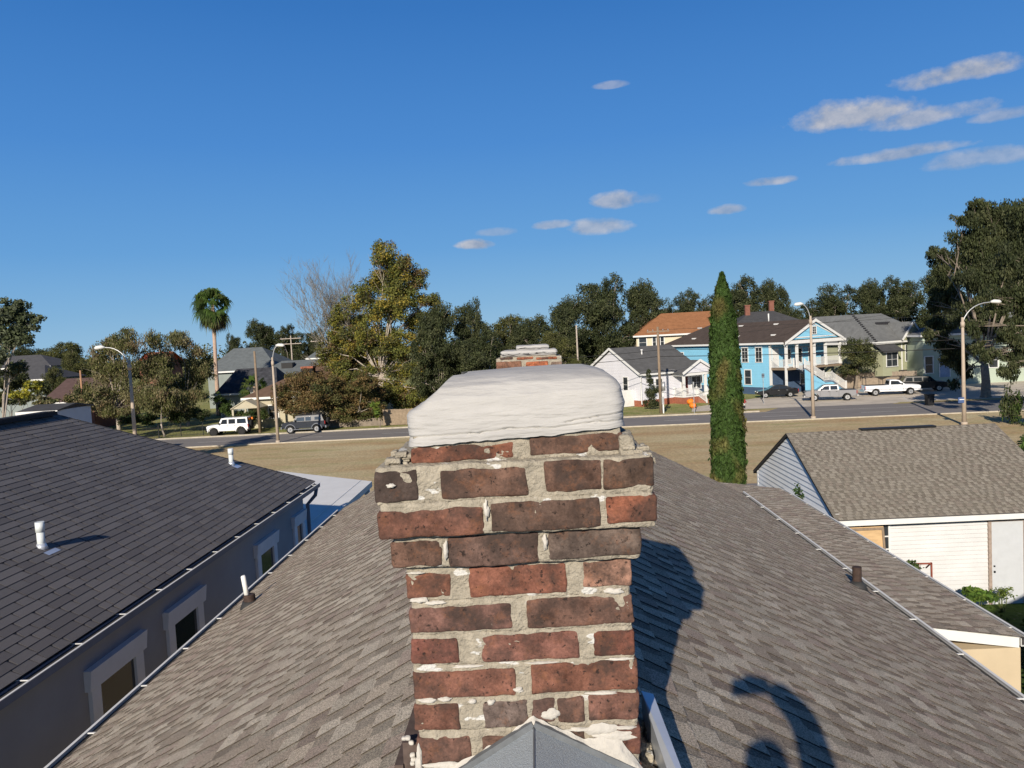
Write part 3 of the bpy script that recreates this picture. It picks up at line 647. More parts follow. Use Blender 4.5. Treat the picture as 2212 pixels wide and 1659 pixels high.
b = MB(); b.cc = (.05, .048, .05)
nseg = 40
for i in range(nseg):
    t0 = i/nseg; t1 = (i+1)/nseg
    A = Vector((RX+(NX-RX)*t0, yr+(ye-yr)*t0, RZn+(NZ-RZn)*t0+.03)); B = Vector((RX+(NX-RX)*t1, yr+(ye-yr)*t1, RZn+(NZ-RZn)*t1+.022))
    b.poly([A, B, B+Vector((-.05, -.14, -.012)), A+Vector((-.05, -.14, -.012))]); b.poly([A, B, B+Vector((-.12, .1, -.06)), A+Vector((-.12, .1, -.06))])
b.build('hip_cap', M_shingd, nb)
b = MB(); b.box((RX-.16, 2, RZn+.0), (RX+.14, yr-.1, RZn+.07)); b.box((RX-.13, 2, RZn+.07), (RX+.11, yr-.12, RZn+.085)); b.build('ridge_vent', mat('black_ridge_vent', (.022, .022, .024), .9, .3, 20), nb)
M_nwall = mat('blue_grey_render', (.31, .32, .355), .85, .06, 2)
WX = NX-.22
b = MB(); b.box((2*RX-NX+.4, 3, 0), (WX, ye-.35, NZ-.08)); b.build('wall', M_nwall, nb)
gutter(NX+.005, NZ-.02, 2.5, ye-.05, 1, nb, w=.12, h=.09, step=.95, mlip=mat('shade_grey_gutter', (.17, .19, .24), .5, .1, 6))  # outer face coloured dark for its shade, only the lip white
b = MB(); b.box((WX, 2.6, NZ-.2), (NX, ye-.3, NZ-.10)); b.build('soffit', M_nwall, nb)
b = MB(); b.tube([(NX+.06, ye-.1, NZ-.1), (NX+.02, ye-.12, NZ-.3), (WX+.06, ye-.2, NZ-.5), (WX+.06, ye-.2, NZ-1.5), (WX+.2, ye-.1, NZ-1.7)], .045, 10); b.build('downpipe', mat('shade_grey_gutter', (.36, .38, .42)), nb)
M_ntrim = mat('grey_window_trim', (.72, .74, .80), .7, .06, 3)
for i, (ya, yb) in enumerate(((9.05, 10.3), (11.05, 12.25), (14.75, 15.9), (17.1, 17.9))):
    zt = CH-3.76; x = WX
    ya2, yb2 = ya, yb
    b = MB(); wz = zt-.28
    b.box((x, ya, zt-1.9), (x+.05, ya+.2, wz)); b.box((x, yb-.2, zt-1.9), (x+.05, yb, wz)); b.box((x, ya, zt-2.05), (x+.06, yb, zt-1.9))
    w_ = b.build('window', M_ntrim, nb)
    b = MB(); b.prism([(0, 0), (.07, 0), (.10, .26), (0, .26)], ya-.06, yb+.06, Matrix.Translation((x, 0, wz))); b.build('header', M_ntrim, w_)
    b = MB(); b.poly([(x+.012, ya+.2, zt-1.9), (x+.012, yb-.2, zt-1.9), (x+.012, yb-.2, wz), (x+.012, ya+.2, wz)]); b.build('pane', M_glass, w_)
    b = MB(); b.box((x+.014, ya+.2, zt-1.2), (x+.035, yb-.2, zt-1.15)); b.build('sash', M_ntrim, w_)
# white porch roof beyond
q1 = gr(600, 1015, 4.0); q2 = gr(797, 1040, 4.0); q3 = gr(682, 1130, 4.0)
b = MB(); pz = 4.0
Pp = [(NX-4.5, ye-.5), (q2.x+.1, ye-.5), (q2.x+.1, q2.y), (q1.x-2.5, q1.y+1.7)]
top = [Vector((x, y, pz)) for x, y in Pp]; bot = [v-Vector((0, 0, .18)) for v in top]
b.poly(top); b.poly(bot[::-1])
for k in range(4): b.poly([top[k], bot[k], bot[(k+1) % 4], top[(k+1) % 4]])
for k in range(7):
    x = NX-4+k*1.7
    if x < q2.x: b.box((x, ye-.4, pz+.001), (x+.04, q2.y+.3, pz+.014))
pr = b.build('porch_roof', mat('white_roof_membrane', (.70, .69, .66), .6, .06, 1.5), nb)
b = MB(); b.box((q2.x-.1, ye+.2, 0), (q2.x+.05, ye+.35, pz-.19)); b.box((q2.x-.1, q2.y-.3, 0), (q2.x+.05, q2.y-.15, pz-.19)); b.build('porch_post', M_ntrim, nb)
# neighbour vent pipes
def on_nb(vx, vy):
    r = ray(vx, vy); k = (NZ-RZn)/(NX-RX)   # z = RZn + k*(x-RX)
    t = (RZn-k*RX-CH)/(r[2]-k*r[0]); return Vector(r*t+[0, 0, CH])
for vx, vy, lab in ((90, 1183, 'white plastic vent pipe with long shadow, lower left on the dark shingled roof'), (500, 1003, 'white plastic vent pipe near the far hip edge of the dark shingled roof')):
    p = on_nb(vx, vy); t = empty('vent_pipe', p, 0, lab, 'vent pipe', 'white vent pipes on the dark roof')
    b = MB(); b.tube([(0, 0, -.02), (0, 0, .22)], [.05, .05], 16); b.tube([(0, 0, .22), (0, 0, .355)], [.058, .058], 16); b.build('pipe', mat('white_plastic', (.62, .66, .66), .5, .1, 8), t)
    b = MB(); b.poly([(-.16, -.13, .085), (.18, -.13, -.075), (.18, .13, -.075), (-.16, .13, .085)]); b.tube([(0, 0, -.02), (.0, 0, .06)], [.085, .055], 14); b.build('flashing', M_fl, t)

# ------------------------------------------------------------------ siding helper + generic building pieces
def lap(b, A, U, N, poly, ex, dep=.016):
    """lapped boards on the plane A + x*U + z*Z, clipped to a convex polygon of (x,z)"""
    zs = [p[1] for p in poly]; z = min(zs)
    def span(zq):
        xs = []
        n = len(poly)
        for i in range(n):
            (x0, z0), (x1, z1) = poly[i], poly[(i+1) % n]
            if abs(z1-z0) < 1e-9:
                if abs(z0-zq) < 1e-6: xs += [x0, x1]
            elif min(z0, z1)-1e-7 <= zq <= max(z0, z1)+1e-7: xs.append(x0+(x1-x0)*(zq-z0)/(z1-z0))
        return (min(xs), max(xs)) if xs else None
    Z = Vector((0, 0, 1)); A = Vector(A)
    while z < max(zs)-1e-4:
        z2 = min(z+ex, max(zs)); s0, s1 = span(z+1e-6), span(z2-1e-6)
        if s0 and s1:
            P = lambda x, zz, d: A+U*x+Z*zz+N*d
            b.poly([P(s0[0], z, dep), P(s0[1], z, dep), P(s1[1], z2, .002), P(s1[0], z2, .002)]); b.poly([P(s0[0], z, 0), P(s0[1], z, 0), P(s0[1], z, dep), P(s0[0], z, dep)])
        z = z2
def window(parent, A, U, N, x, z, w, h, mtrim=None, fw=.11, panes=(1, 2), mglass=None, deep=.05, name='window'):
    A = Vector(A); Z = Vector((0, 0, 1)); M = Matrix(((U.x, -N.x, 0, A.x), (U.y, -N.y, 0, A.y), (0, 0, 1, A.z), (0, 0, 0, 1)))
    b = MB(); d = deep
    b.box((x-fw, -d, z), (x, .0, z+h), M); b.box((x+w, -d, z), (x+w+fw, 0, z+h), M); b.box((x-fw, -d-.005, z+h), (x+w+fw, 0, z+h+fw), M); b.box((x-fw-.03, -d-.03, z-fw*.7), (x+w+fw+.03, 0, z), M)
    wo = b.build(name, mtrim or M_white, parent)
    b = MB(); b.box((x, -.024, z), (x+w, -.005, z+h), M); b.build('pane', mglass or M_glass, wo)
    b = MB(); t = .035
    for i in range(1, panes[0]): b.box((x+w*i/panes[0]-t/2, -.038, z), (x+w*i/panes[0]+t/2, -.0245, z+h), M)
    for i in range(1, panes[1]): b.box((x, -.040, z+h*i/panes[1]-t/2), (x+w, -.0248, z+h*i/panes[1]+t/2), M)
    if b.f: b.build('glazing_bar', mtrim or M_white, wo)
    return wo
def door(parent, A, U, N, x, z, w, h, m, mtrim=None, knob=True):
    A = Vector(A); M = Matrix(((U.x, -N.x, 0, A.x), (U.y, -N.y, 0, A.y), (0, 0, 1, A.z), (0, 0, 0, 1)))
    b = MB(); fw = .09; b.box((x-fw, -.05, z), (x, 0, z+h+fw), M); b.box((x+w, -.05, z), (x+w+fw, 0, z+h+fw), M); b.box((x, -.05, z+h), (x+w, 0, z+h+fw), M); b.build('door_frame', mtrim or M_white, parent)
    b = MB(); b.box((x, -.03, z), (x+w, -.005, z+h), M); d = b.build('door', m, parent)
    if knob: b = MB(); b.box((x+.05, -.075, z+.95), (x+.09, -.031, z+1.0), M); b.box((x+.05, -.06, z+1.12), (x+.09, -.031, z+1.16), M); b.build('handle', M_black, d)
    return d
def roofmat(name, c, var=.18): return mat(name, c, .95, var, 1.6, .5, 14, spec=.15)
X_, Y_, Z_ = Vector((1, 0, 0)), Vector((0, 1, 0)), Vector((0, 0, 1))
def slab(b, P, t=.12):
    """roof plane polygon with thickness t below"""
    P = [Vector(p) for p in P]; n = (P[1]-P[0]).cross(P[2]-P[0]).normalized()
    if n.z < 0: P = P[::-1]
    Q = [p-Vector((0, 0, t)) for p in P]; b.poly(P); b.poly(Q[::-1])
    for k in range(len(P)): b.poly([P[k], Q[k], Q[(k+1) % len(P)], P[(k+1) % len(P)]])

# ------------------------------------------------------------------ white garage on the right
gx0, gx1, gy0, gy1, ge, gz = 8.62, 15.3, 22.55, 30.4, 2.88, 4.78
gar = empty('garage', (gx0, gy0, 0), 0, 'white lap-sided garage with a brown shingle gable roof, at the right', 'garage')
def loc(o, p): o.matrix_parent_inverse = Matrix.Translation(-Vector(p)); return o
gp = (gx0, gy0, 0)
M_gwhite = mat('white_siding', (.55, .55, .55), .7, .10, .9); M_gblue = mat('pale_gable_siding', (.72, .74, .76), .7, .10, .9)
b = MB(); lap(b, (gx0, gy0, 0), X_, -Y_, [(0, 0), (gx1-gx0, 0), (gx1-gx0, ge-.12), (0, ge-.12)], .125, .03); loc(b.build('wall', M_gwhite, gar), gp)
b = MB(); gm = (gy0+gy1)/2; lap(b, (gx0, gy1, 0), -Y_, -X_, [(0, 0), (gy1-gy0, 0), (gy1-gy0, ge), ((gy1-gy0)/2, gz-.1), (0, ge)], .17, .035); loc(b.build('gable_wall', M_gblue, gar), gp)
b = MB(); lap(b, (gx1, gy0, 0), Y_, X_, [(0, 0), (gy1-gy0, 0), (gy1-gy0, ge), ((gy1-gy0)/2, gz-.1), (0, ge)], .115); b.box((gx0+.03, gy1-.05, 0), (gx1-.03, gy1, ge)); loc(b.build('wall', M_gwhite, gar), gp)
ov = .28; pit = (gz-ge)/(gm-gy0); gs = 1/math.hypot(1, pit)
for sg in (-1, 1):
    S = Vector((0, sg*gs, -pit*gs)); N = Vector((0, sg*pit*gs, gs)); O = Vector((gx0-.12 if sg < 0 else gx1+.25, gm, gz)); U = X_ if sg < 0 else -X_
    Lg = (gm-gy0+ov)/gs
    loc(shingles('roof_slope', O, U, S, N, lambda s: 0, lambda s: gx1-gx0+.37, Lg, .125, gar, M_shing, PAL_G, tab=(.1, .2), seed=31+sg, th=.006, vary=.07), gp)
b = MB()
for sg in (-1, 1):
    e = gm+sg*(gm-gy0+ov); ez = gz-pit*(gm-gy0+ov)
    slab(b, [(gx0-.1, gm, gz-.006), (gx1+.23, gm, gz-.006), (gx1+.23, e, ez-.006), (gx0-.1, e, ez-.006)], .10)
loc(b.build('roof_deck', mat('roof_deck_felt', (.04, .037, .035)), gar), gp)
ez = gz-pit*(gm-gy0+ov)
b = MB(); b.box((gx0-.1, gy0-ov-.03, ez-.17), (gx1+.25, gy0-ov-.004, ez-.015)); loc(b.build('fascia', M_white, gar), gp)
b = MB(); b.box((gx0+2.4, gm-.14, gz-.02), (gx0+4.9, gm+.14, gz+.035)); loc(b.build('ridge_vent', M_black, gar), gp)
b = MB(); b.box((gx0-.02, gy0-.035, 0), (gx0+.10, gy0-.001, ge)); b.box((gx0-.035, gy1-.1, 0), (gx0-.001, gy1+.02, ge)); loc(b.build('corner_board', M_white, gar), gp)
p = aY(2140, 1127, gy0-.03); q = aY(2209, 1127, gy0-.03)
loc(door(gar, (0, gy0-.02, 0), X_, -Y_, p.x, .0, q.x-p.x, p.z, mat('pale_grey_door', (.48, .50, .52), .6, .05, 4), mat('weathered_door_frame', (.30, .24, .20), .9, .25, 12)), gp)
for o in gar.children:
    if o.name.startswith('door_frame'): loc(o, gp)
p = aY(1860, 1133, gy0-.03); q = aY(1919, 1195, gy0-.03)
w_ = loc(window(gar, (0, gy0-.02, 0), X_, -Y_, p.x, q.z-.25, q.x-p.x, p.z-q.z+.25, fw=.05, panes=(2, 3)), gp)
# board leaning on the garage
p = aY(1835, 1142, gy0-.35); q = aY(1912, 1150, gy0-.35)
bo = empty('plywood_board', (p.x, gy0-.6, 0), 0, 'sheet of bare plywood leaning on the garage wall in front of its window', 'board')
b = MB(); M = Matrix.Rotation(R(-8), 4, 'X'); b.box((0, 0, 0), (q.x-p.x, .03, p.z/math.cos(R(8))), M); b.build('panel', mat('plywood', (.50, .34, .18), .85, .18, 3, stretch=(1, 1, 4)), bo)
b = MB(); b.box((q.x-p.x-.06, -.03, .2), (q.x-p.x, -.001, p.z), M); b.box((0, -.03, p.z-.07), (q.x-p.x-.06, -.001, p.z), M); b.build('batten', M_wood, bo)
# rusty frame and plants by the garage
p = aY(1955, 1218, 21.2); q = aY(2012, 1224, 21.2)
fr = empty('metal_frame', (p.x, 21.2, 0), 0, 'rusty red metal frame standing in front of the white garage wall', 'frame')
M_redr = mat('rust_red_paint', (.22, .06, .04), .8, .3, 12)
b = MB(); w = q.x-p.x
for x in (0, w*.5, w): b.bar((x, 0, 0), (x, 0, p.z), .04)
b.bar((-.3, 0, p.z), (w, 0, p.z-.02), .04); b.bar((w, 0, p.z), (w+.1, .5, p.z-.3), .03); b.bar((w, 0, .3), (-.3, 0, .3), .03); b.build('frame', M_redr, fr)

# ------------------------------------------------------------------ trees
def leafcloud(blobs, n, size, pal, seed, up=.35, aspect=.55, shell=.45, droop=0.0, dens=None):
    r = np.random.default_rng(seed); B = np.array([b[:6] for b in blobs], float)
    vol = (B[:, 3]*B[:, 4]*B[:, 5])**(.8); pr = vol/vol.sum()
    idx = r.choice(len(B), n, p=pr); d = r.normal(size=(n, 3)); d /= np.linalg.norm(d, axis=1)[:, None]
    # sub-clumps on every blob
    ncl = 26; cl = r.normal(size=(len(B), ncl, 3)); cl /= np.linalg.norm(cl, axis=2)[:, :, None]; crd = r.uniform(shell, 1.0, size=(len(B), ncl))
    ck = r.integers(0, ncl, n); cen = cl[idx, ck]*crd[idx, ck][:, None]
    rad = r.uniform(0, 1, n)**.5*.36
    loc_ = cen+d*rad[:, None]; P = B[idx, :3]+loc_*B[idx, 3:6]
    if droop: P[:, 2] -= droop*(r.uniform(0, 1, n)**2)*B[idx, 5]
    nn = r.normal(size=(n, 3)); nn[:, 2] += up*1.5; nn += d*.6; nn /= np.linalg.norm(nn, axis=1)[:, None]
    t1 = np.cross(nn, r.normal(size=(n, 3))); t1 /= np.linalg.norm(t1, axis=1)[:, None]; t2 = np.cross(nn, t1)
    s = size*r.uniform(.6, 1.35, n)[:, None]; a = t1*s*.5; b_ = t2*s*.5*aspect
    if droop: a = a*.5+np.array([0, 0, -1])*s*.45
    V = np.stack([P-a, P+b_, P+a, P-b_], 1).reshape(-1, 3); F = np.arange(4*n).reshape(n, 4)
    pal = np.array(pal); cidx = (r.integers(0, len(pal), (len(B), ncl)))[idx, ck]; fl = r.uniform(0, 1, n) < .25; cidx = np.where(fl, r.integers(0, len(pal), n), cidx)
    K = pal[cidx]*r.uniform(.7, 1.3, n)[:, None]
    return V, F, K
def limbs(mb, base, blobs, r0, fork, seed, nsub=3, n=7):
    r = random.Random(seed); base = Vector(base); f = base+Vector((r.uniform(-.2, .2), r.uniform(-.2, .2), fork))
    mb.tube([base-Vector((0, 0, .1)), base+Vector((0, 0, .25)), base.lerp(f, .5)+Vector((r.uniform(-.1, .1), r.uniform(-.1, .1), 0)), f], [r0*1.5, r0*1.1, r0*.95, r0*.85], 10)
    for bl in blobs:
        c = Vector(bl[:3]); d = (c-f); mid = f+d*.5+Vector((r.uniform(-.1, .1)*d.length, r.uniform(-.1, .1)*d.length, d.length*.12)); rr = r0*min(.42, .18+.035*(bl[3]))
        mb.tube([f-Vector((0, 0, .1)), mid, c], [rr, rr*.7, rr*.35], n, cap=False)
        for k in range(nsub):
            e = c+Vector((r.uniform(-1, 1)*bl[3], r.uniform(-1, 1)*bl[4], r.uniform(-.4, 1)*bl[5]))*.85
            s0 = mid.lerp(c, r.uniform(.2, .9)); m2 = s0.lerp(e, .5)+Vector((r.uniform(-.2, .2), r.uniform(-.2, .2), r.uniform(0, .3)))
            mb.tube([s0, m2, e], [rr*.4, rr*.25, rr*.08], 5, cap=False)
def tree(name, label, pos, blobs, n, size, pal, r0=.3, fork=2.5, seed=1, bark=None, cat='tree', group=None, nsub=3, **kw):
    t = empty(name, pos, 0, label, cat, group)
    mb = MB(); limbs(mb, (0, 0, 0), blobs, r0, fork, seed, nsub); mb.build('trunk', bark or M_bark, t)
    V, F, K = leafcloud(blobs, n, size, pal, seed, **kw); np_mesh('crown', V, F, M_leaf, t, K)
    return t
OAK = [(.05, .062, .024), (.07, .085, .034), (.038, .05, .02), (.10, .11, .05), (.055, .066, .032)]
OLV = [(.13, .135, .045), (.085, .095, .03), (.12, .12, .045), (.07, .08, .03)]
YEL = [(.17, .18, .04), (.23, .22, .04), (.15, .17, .045), (.32, .25, .045), (.20, .20, .05)]
BRN = [(.19, .125, .055), (.15, .10, .045), (.22, .15, .06), (.13, .125, .045), (.16, .14, .055)]
WIL = [(.21, .19, .095), (.25, .22, .12), (.17, .17, .075), (.22, .165, .09)]
GRN = [(.05, .085, .02), (.07, .11, .025), (.04, .07, .02)]
def blobset(seed, w, h0, h1, n, rr):
    r = random.Random(seed); out = []
    for i in range(n):
        a = r.uniform(0, 6.28); q = r.uniform(.1, 1)**.6; z = r.uniform(h0+rr*.5, h1-rr*.5); k = math.sqrt(max(.15, 1-((z-(h0+h1)/2)/((h1-h0)*.62))**2))
        out.append((math.cos(a)*q*(w-rr)*k, math.sin(a)*q*(w-rr)*k, z, rr*r.uniform(.8, 1.3), rr*r.uniform(.8, 1.3), rr*r.uniform(.6, .95)))
    return out
# four oak prototypes 10 m tall and wide; scaled copies
oaks = []
def oak_proto(i, pal, label, pos, sc_, rot):
    bl = blobset(40+i, 5.2, 1.2, 9.8, 20, 1.75)
    t = tree('oak_tree', label, pos, bl, 46000, .215, pal, .36, 2.0, 60+i, M_barkl, nsub=3, shell=.5); t.scale = sc_; t.rotation_euler[2] = rot; return t
protos = {}
def place(kind, vx, vtop, Y, wpx, label, group, cat='tree'):
    p = aY(vx, vtop, Y); h = p.z; w = wpx/CF*Y
    sc_ = (w/10, w/10, h/10); rot = rnd.uniform(0, 6.28)
    if kind not in protos:
        pal = {'a': OAK, 'b': OAK, 'c': OLV, 'd': OAK}[kind[0]]
        t = oak_proto(len(protos), pal, label, (p.x, Y, 0), sc_, rot); protos[kind] = t
    else:
        t = copy_tree(protos[kind]); t.location = (p.x, Y, 0); t.scale = sc_; t.rotation_euler[2] = rot; t['label'] = label
    t['category'] = cat; t['group'] = group; return t
G1 = 'dark live oaks behind the houses on the right'
for k, vx, vt, Y, w, lab in (
    ('a', 1222, 650, 118, 130, 'dark oak at the left end of the tree line, right of the far chimney'),
    ('b', 1293, 598, 122, 175, 'tallest dark oak of the middle clump, behind the small pale gabled house'),
    ('a', 1385, 615, 128, 150, 'dark oak directly left above the orange-tiled roof'),
    ('d', 1450, 648, 150, 110, 'lower oak showing sky through it above the orange-tiled roof'),
    ('b', 1505, 625, 155, 110, 'dark oak just left of the tall cypress'),
    ('d', 1600, 604, 150, 130, 'oak with bare grey limbs just right of the cypress top'),
    ('a', 1665, 612, 150, 110, 'spreading oak over the dark grey hip roof with chimneys'),
    ('b', 1735, 650, 160, 110, 'low oak behind the lamp post by the turquoise house'),
    ('d', 1815, 618, 160, 130, 'rounded oak behind the turquoise house gable'),
    ('a', 1880, 612, 150, 110, 'dark oak over the left part of the grey hip roof'),
    ('b', 1950, 598, 145, 130, 'dark oak over the ridge of the grey hip roof'),
    ('a', 2025, 590, 130, 120, 'dark oak just left of the huge oak at the right')):
    place(k, vx, vt, Y, w, lab, G1)
G2 = 'dark trees on the left skyline'
for k, vx, vt, Y, w, lab in (
    ('b', 505, 722, 165, 60, 'small dark tree just right of the palm trunk'),
    ('a', 560, 697, 170, 100, 'largest dark skyline tree, right of the palm'),
    ('d', 620, 705, 170, 90, 'dark skyline tree above the grey roofs with a vent'),
    ('b', 675, 712, 175, 80, 'dark skyline tree left of the bare branches'),
    ('c', 130, 738, 210, 130, 'low olive tree on the far left skyline'),
    ('c', 165, 758, 120, 90, 'bushy yellow-green tree left of the willow'),
    ('a', 60, 752, 230, 120, 'distant dark tree line bump above the left-hand roofs'),
    ('c', 110, 790, 100, 60, 'low rounded green tree beside the dark roofs on the left')):
    place(k, vx, vt, Y, w, lab, G2)
G3 = 'dense green trees behind the chimney'
for k, vx, vt, Y, w, lab in (
    ('c', 1090, 678, 112, 150, 'olive green tree behind the far chimney crown'),
    ('a', 1150, 690, 108, 130, 'dark green tree right of the far chimney'),
    ('c', 1205, 712, 100, 110, 'olive tree with autumn tints left of the small pale house'),
    ('b', 1010, 648, 98, 120, 'dark green tree with a pointed top left of the far chimney'),
    ('a', 940, 665, 84, 150, 'dense dark tree hanging over the kerb, left of the near chimney'),
    ('b', 1030, 720, 84, 160, 'dense dark tree directly behind the white crown of the near chimney'),
    ('c', 1240, 775, 90, 60, 'low leafy shrub tree at the left corner of the small pale house')):
    place(k, vx, vt, Y, w, lab, G3)

# big oak on the right edge
def vblob(lst, Y, pos):
    out = []
    for vx, vy, rx, rz, dy in lst:
        q = aY(vx, vy, Y+dy); out.append((q.x-pos.x, q.y-pos.y, q.z, rx*Y/CF, rx*Y/CF*.9, rz*Y/CF))
    return out
p = gr(2155, 862); p.y += 2; p.z = 0
tree('oak_tree', 'huge live oak with its trunk before the pale green house', p, vblob([(2050, 640, 44, 36, 17), (2032, 700, 34, 30, 17), (2060, 560, 50, 36, 17), (2045, 590, 36, 30, 17), (2110, 600, 55, 42, 0), (2110, 510, 50, 38, 0), (2150, 470, 50, 36, 0), (2200, 500, 50, 40, 0), (2060, 760, 34, 36, 5), (2035, 740, 28, 28, 5), (2110, 680, 50, 36, 2), (2180, 600, 50, 40, 2), (2180, 700, 44, 36, 2), (2085, 800, 22, 22, 5), (2240, 560, 60, 50, 0), (2190, 770, 30, 26, 4), (2130, 550, 50, 40, 0), (2018, 660, 20, 18, 17), (2020, 545, 26, 16, 17), (2085, 470, 26, 18, 0), (2008, 720, 16, 14, 5), (2120, 445, 26, 18, 0), (2060, 830, 14, 12, 5)], p.y, p), 150000, .25, OAK, .42, 3.4, 91, M_bark, nsub=4, shell=.25, droop=.25)
p = Vector((49.5, 62, 0))
tree('oak_tree', 'dark oak leaning in from beyond the right edge, shading the lot', p, vblob([(2215, 470, 50, 40, 0), (2190, 560, 44, 40, 0), (2230, 640, 55, 44, 0), (2195, 650, 40, 36, 0), (2150, 640, 30, 24, 0), (2170, 720, 26, 20, 0), (2215, 740, 34, 30, 0), (2290, 600, 80, 60, 0), (2270, 520, 60, 50, 0), (2300, 700, 60, 50, 0), (2120, 655, 30, 26, 0), (2098, 705, 24, 22, 0), (2140, 765, 24, 20, 0), (2110, 750, 20, 18, 1), (2180, 800, 24, 24, 0)], 62, p), 84000, .22, OAK, .4, 3.4, 92, M_bark, nsub=4, shell=.25, droop=.25)

# sycamore with yellow leaves, left of the chimney
Ys = 86
def bpx(lst, Y, pos):
    out = []
    for vx, vy, rx, rz in lst:
        q = aY(vx, vy, Y); out.append((q.x-pos.x, rnd.uniform(-1.5, 1.5), q.z, rx*Y/CF, rx*Y/CF*.9, rz*Y/CF))
    return out
p = aY(828, 920, Ys)
p.z = 0
tree('sycamore_tree', 'tall sycamore turning yellow-green, tallest tree left of the near chimney', p, bpx([(835, 560, 42, 36), (868, 585, 42, 36), (820, 615, 46, 40), (880, 635, 46, 40), (900, 600, 30, 30), (850, 670, 50, 40), (785, 650, 34, 34), (790, 730, 44, 36), (830, 740, 50, 40), (870, 860, 50, 34), (820, 850, 46, 30), (815, 680, 36, 30), (925, 650, 34, 26), (945, 690, 34, 26), (900, 690, 40, 28), (860, 740, 52, 34), (815, 790, 46, 30), (880, 800, 45, 32), (770, 700, 30, 26), (750, 760, 36, 26), (760, 820, 40, 28), (925, 740, 36, 26), (730, 680, 30, 30), (720, 720, 34, 30), (735, 800, 44, 30), (900, 860, 44, 30), (855, 620, 30, 60), (700, 760, 30, 24), (930, 800, 40, 36)], Ys, p), 120000, .22, YEL+YEL+OLV+BRN[:2], .36, 5.0, 101, M_barkl, nsub=5, shell=.15)
p = aY(762, 920, 90); p.z = 0
t = empty('bare_tree', p, 0, 'tall leafless tree with fine grey twigs, left of the yellow sycamore', 'tree')
mb = MB(); rr_ = random.Random(3)
def branch(mb, a, d, L, r, lev):
    pts = [a]; rad = [r]; q = a
    for k in range(3): d = (d+Vector((rr_.uniform(-.2, .2), rr_.uniform(-.2, .2), rr_.uniform(-.05, .2)))).normalized(); q = q+d*L/3; pts.append(q); rad.append(r*(1-.25*(k+1)))
    mb.tube(pts, rad, 6 if lev < 2 else 3, cap=False)
    if lev >= 5: return
    for k in range(4):
        s = pts[rr_.choice((1, 2, 3, 3))]; nd = (d+Vector((rr_.uniform(-.8, .8), rr_.uniform(-.8, .8), rr_.uniform(-.15, .6)))).normalized(); branch(mb, s, nd, L*rr_.uniform(.6, .82), max(r*.5, .013), lev+1)
branch(mb, Vector((0, 0, -.1)), Vector((0, 0, 1)), 5.5, .28, 0); branch(mb, Vector((0, 0, 4)), Vector((-.2, 0, 1)), 5.2, .2, 0); branch(mb, Vector((0, 0, 5)), Vector((.15, 0, 1)), 5.2, .2, 0)
mb.build('trunk', mat('grey_twigs', (.24, .215, .175), .95, .2, 5), t)
V, F, K = leafcloud([(0, 0, 8, 3.6, 3, 3.2), (-1.2, 0, 12, 3, 2.5, 3), (1, 0, 11, 2.5, 2, 3)], 9000, .16, BRN, 5, shell=.1); np_mesh('crown', V, F, M_leaf, t, K)
# brown-leaved trees in front of the cottage
def pxtree(name, label, vx, Y, lst, n, size, pal, r0, fork, seed, bark=None, group=None, cat='tree', **kw):
    p = aY(vx, 900, Y); p.z = 0; return tree(name, label, p, bpx(lst, Y, p), n, size, pal, r0, fork, seed, bark, cat, group, **kw)
pxtree('crepe_myrtle', 'rust-brown small tree with a pale forked trunk, beside the second lamp post', 688, 80.5, [(650, 845, 44, 26), (690, 860, 38, 24), (620, 870, 36, 24), (720, 835, 36, 24), (660, 880, 36, 16), (640, 820, 36, 22), (700, 820, 30, 22)], 19000, .2, BRN, .16, 1.7, 111, M_barkl, 'brown-leaved trees before the cottage', shell=.3)
pxtree('crepe_myrtle', 'wide olive-brown tree in front of the cottage, right of the dark four-wheel drive', 775, 81.5, [(750, 850, 40, 24), (790, 870, 40, 26), (745, 885, 40, 20), (810, 850, 30, 24), (720, 880, 30, 22), (790, 825, 34, 22), (710, 850, 40, 30), (760, 900, 50, 14), (815, 885, 24, 22), (620, 850, 26, 26)], 34000, .2, OLV+BRN, .17, 1.5, 112, M_barkl, 'brown-leaved trees before the cottage', shell=.3)
pxtree('orange_tree', 'orange-brown autumn tree above the brown cottage roof', 755, 92, [(740, 740, 42, 26), (770, 770, 40, 28), (725, 775, 36, 24), (800, 740, 34, 26), (760, 805, 36, 22), (700, 790, 30, 20)], 20000, .24, BRN, .2, 4, 113, M_barkl, None, shell=.3)
# willows on the left
GW = 'wispy olive trees left of the palm'
pxtree('willow_tree', 'widest wispy willow with grey drooping twigs, around the leftmost lamp post', 255, 86, [(230, 745, 44, 26), (280, 735, 44, 28), (215, 800, 50, 30), (270, 800, 56, 34), (320, 780, 40, 30), (240, 855, 50, 24), (300, 850, 46, 26), (190, 840, 30, 24), (200, 770, 34, 30), (330, 730, 26, 26), (330, 850, 40, 34), (175, 880, 26, 16), (260, 885, 50, 14)], 56000, .2, WIL+OLV[:2], .22, 3, 121, M_barkl, GW, shell=.15, droop=.5, nsub=8)
pxtree('willow_tree', 'wispy willow standing just left of the palm trunk', 405, 92, [(390, 735, 30, 26), (360, 780, 36, 28), (415, 790, 36, 30), (430, 760, 24, 20), (380, 835, 44, 28), (425, 850, 34, 24), (350, 850, 36, 30), (440, 800, 26, 26), (410, 880, 40, 16)], 42000, .2, WIL+OLV, .2, 3, 122, M_barkl, GW, shell=.2, droop=.45, nsub=6)
pxtree('willow_tree', 'small drooping thin-trunked tree between the leftmost lamp post and the white off-roader', 352, 80.2, [(350, 845, 34, 26), (335, 880, 32, 18), (370, 870, 32, 22), (350, 815, 26, 22), (345, 860, 44, 30)], 15000, .2, WIL+OLV, .1, 1.4, 123, M_barkl, GW, shell=.2, droop=.5)
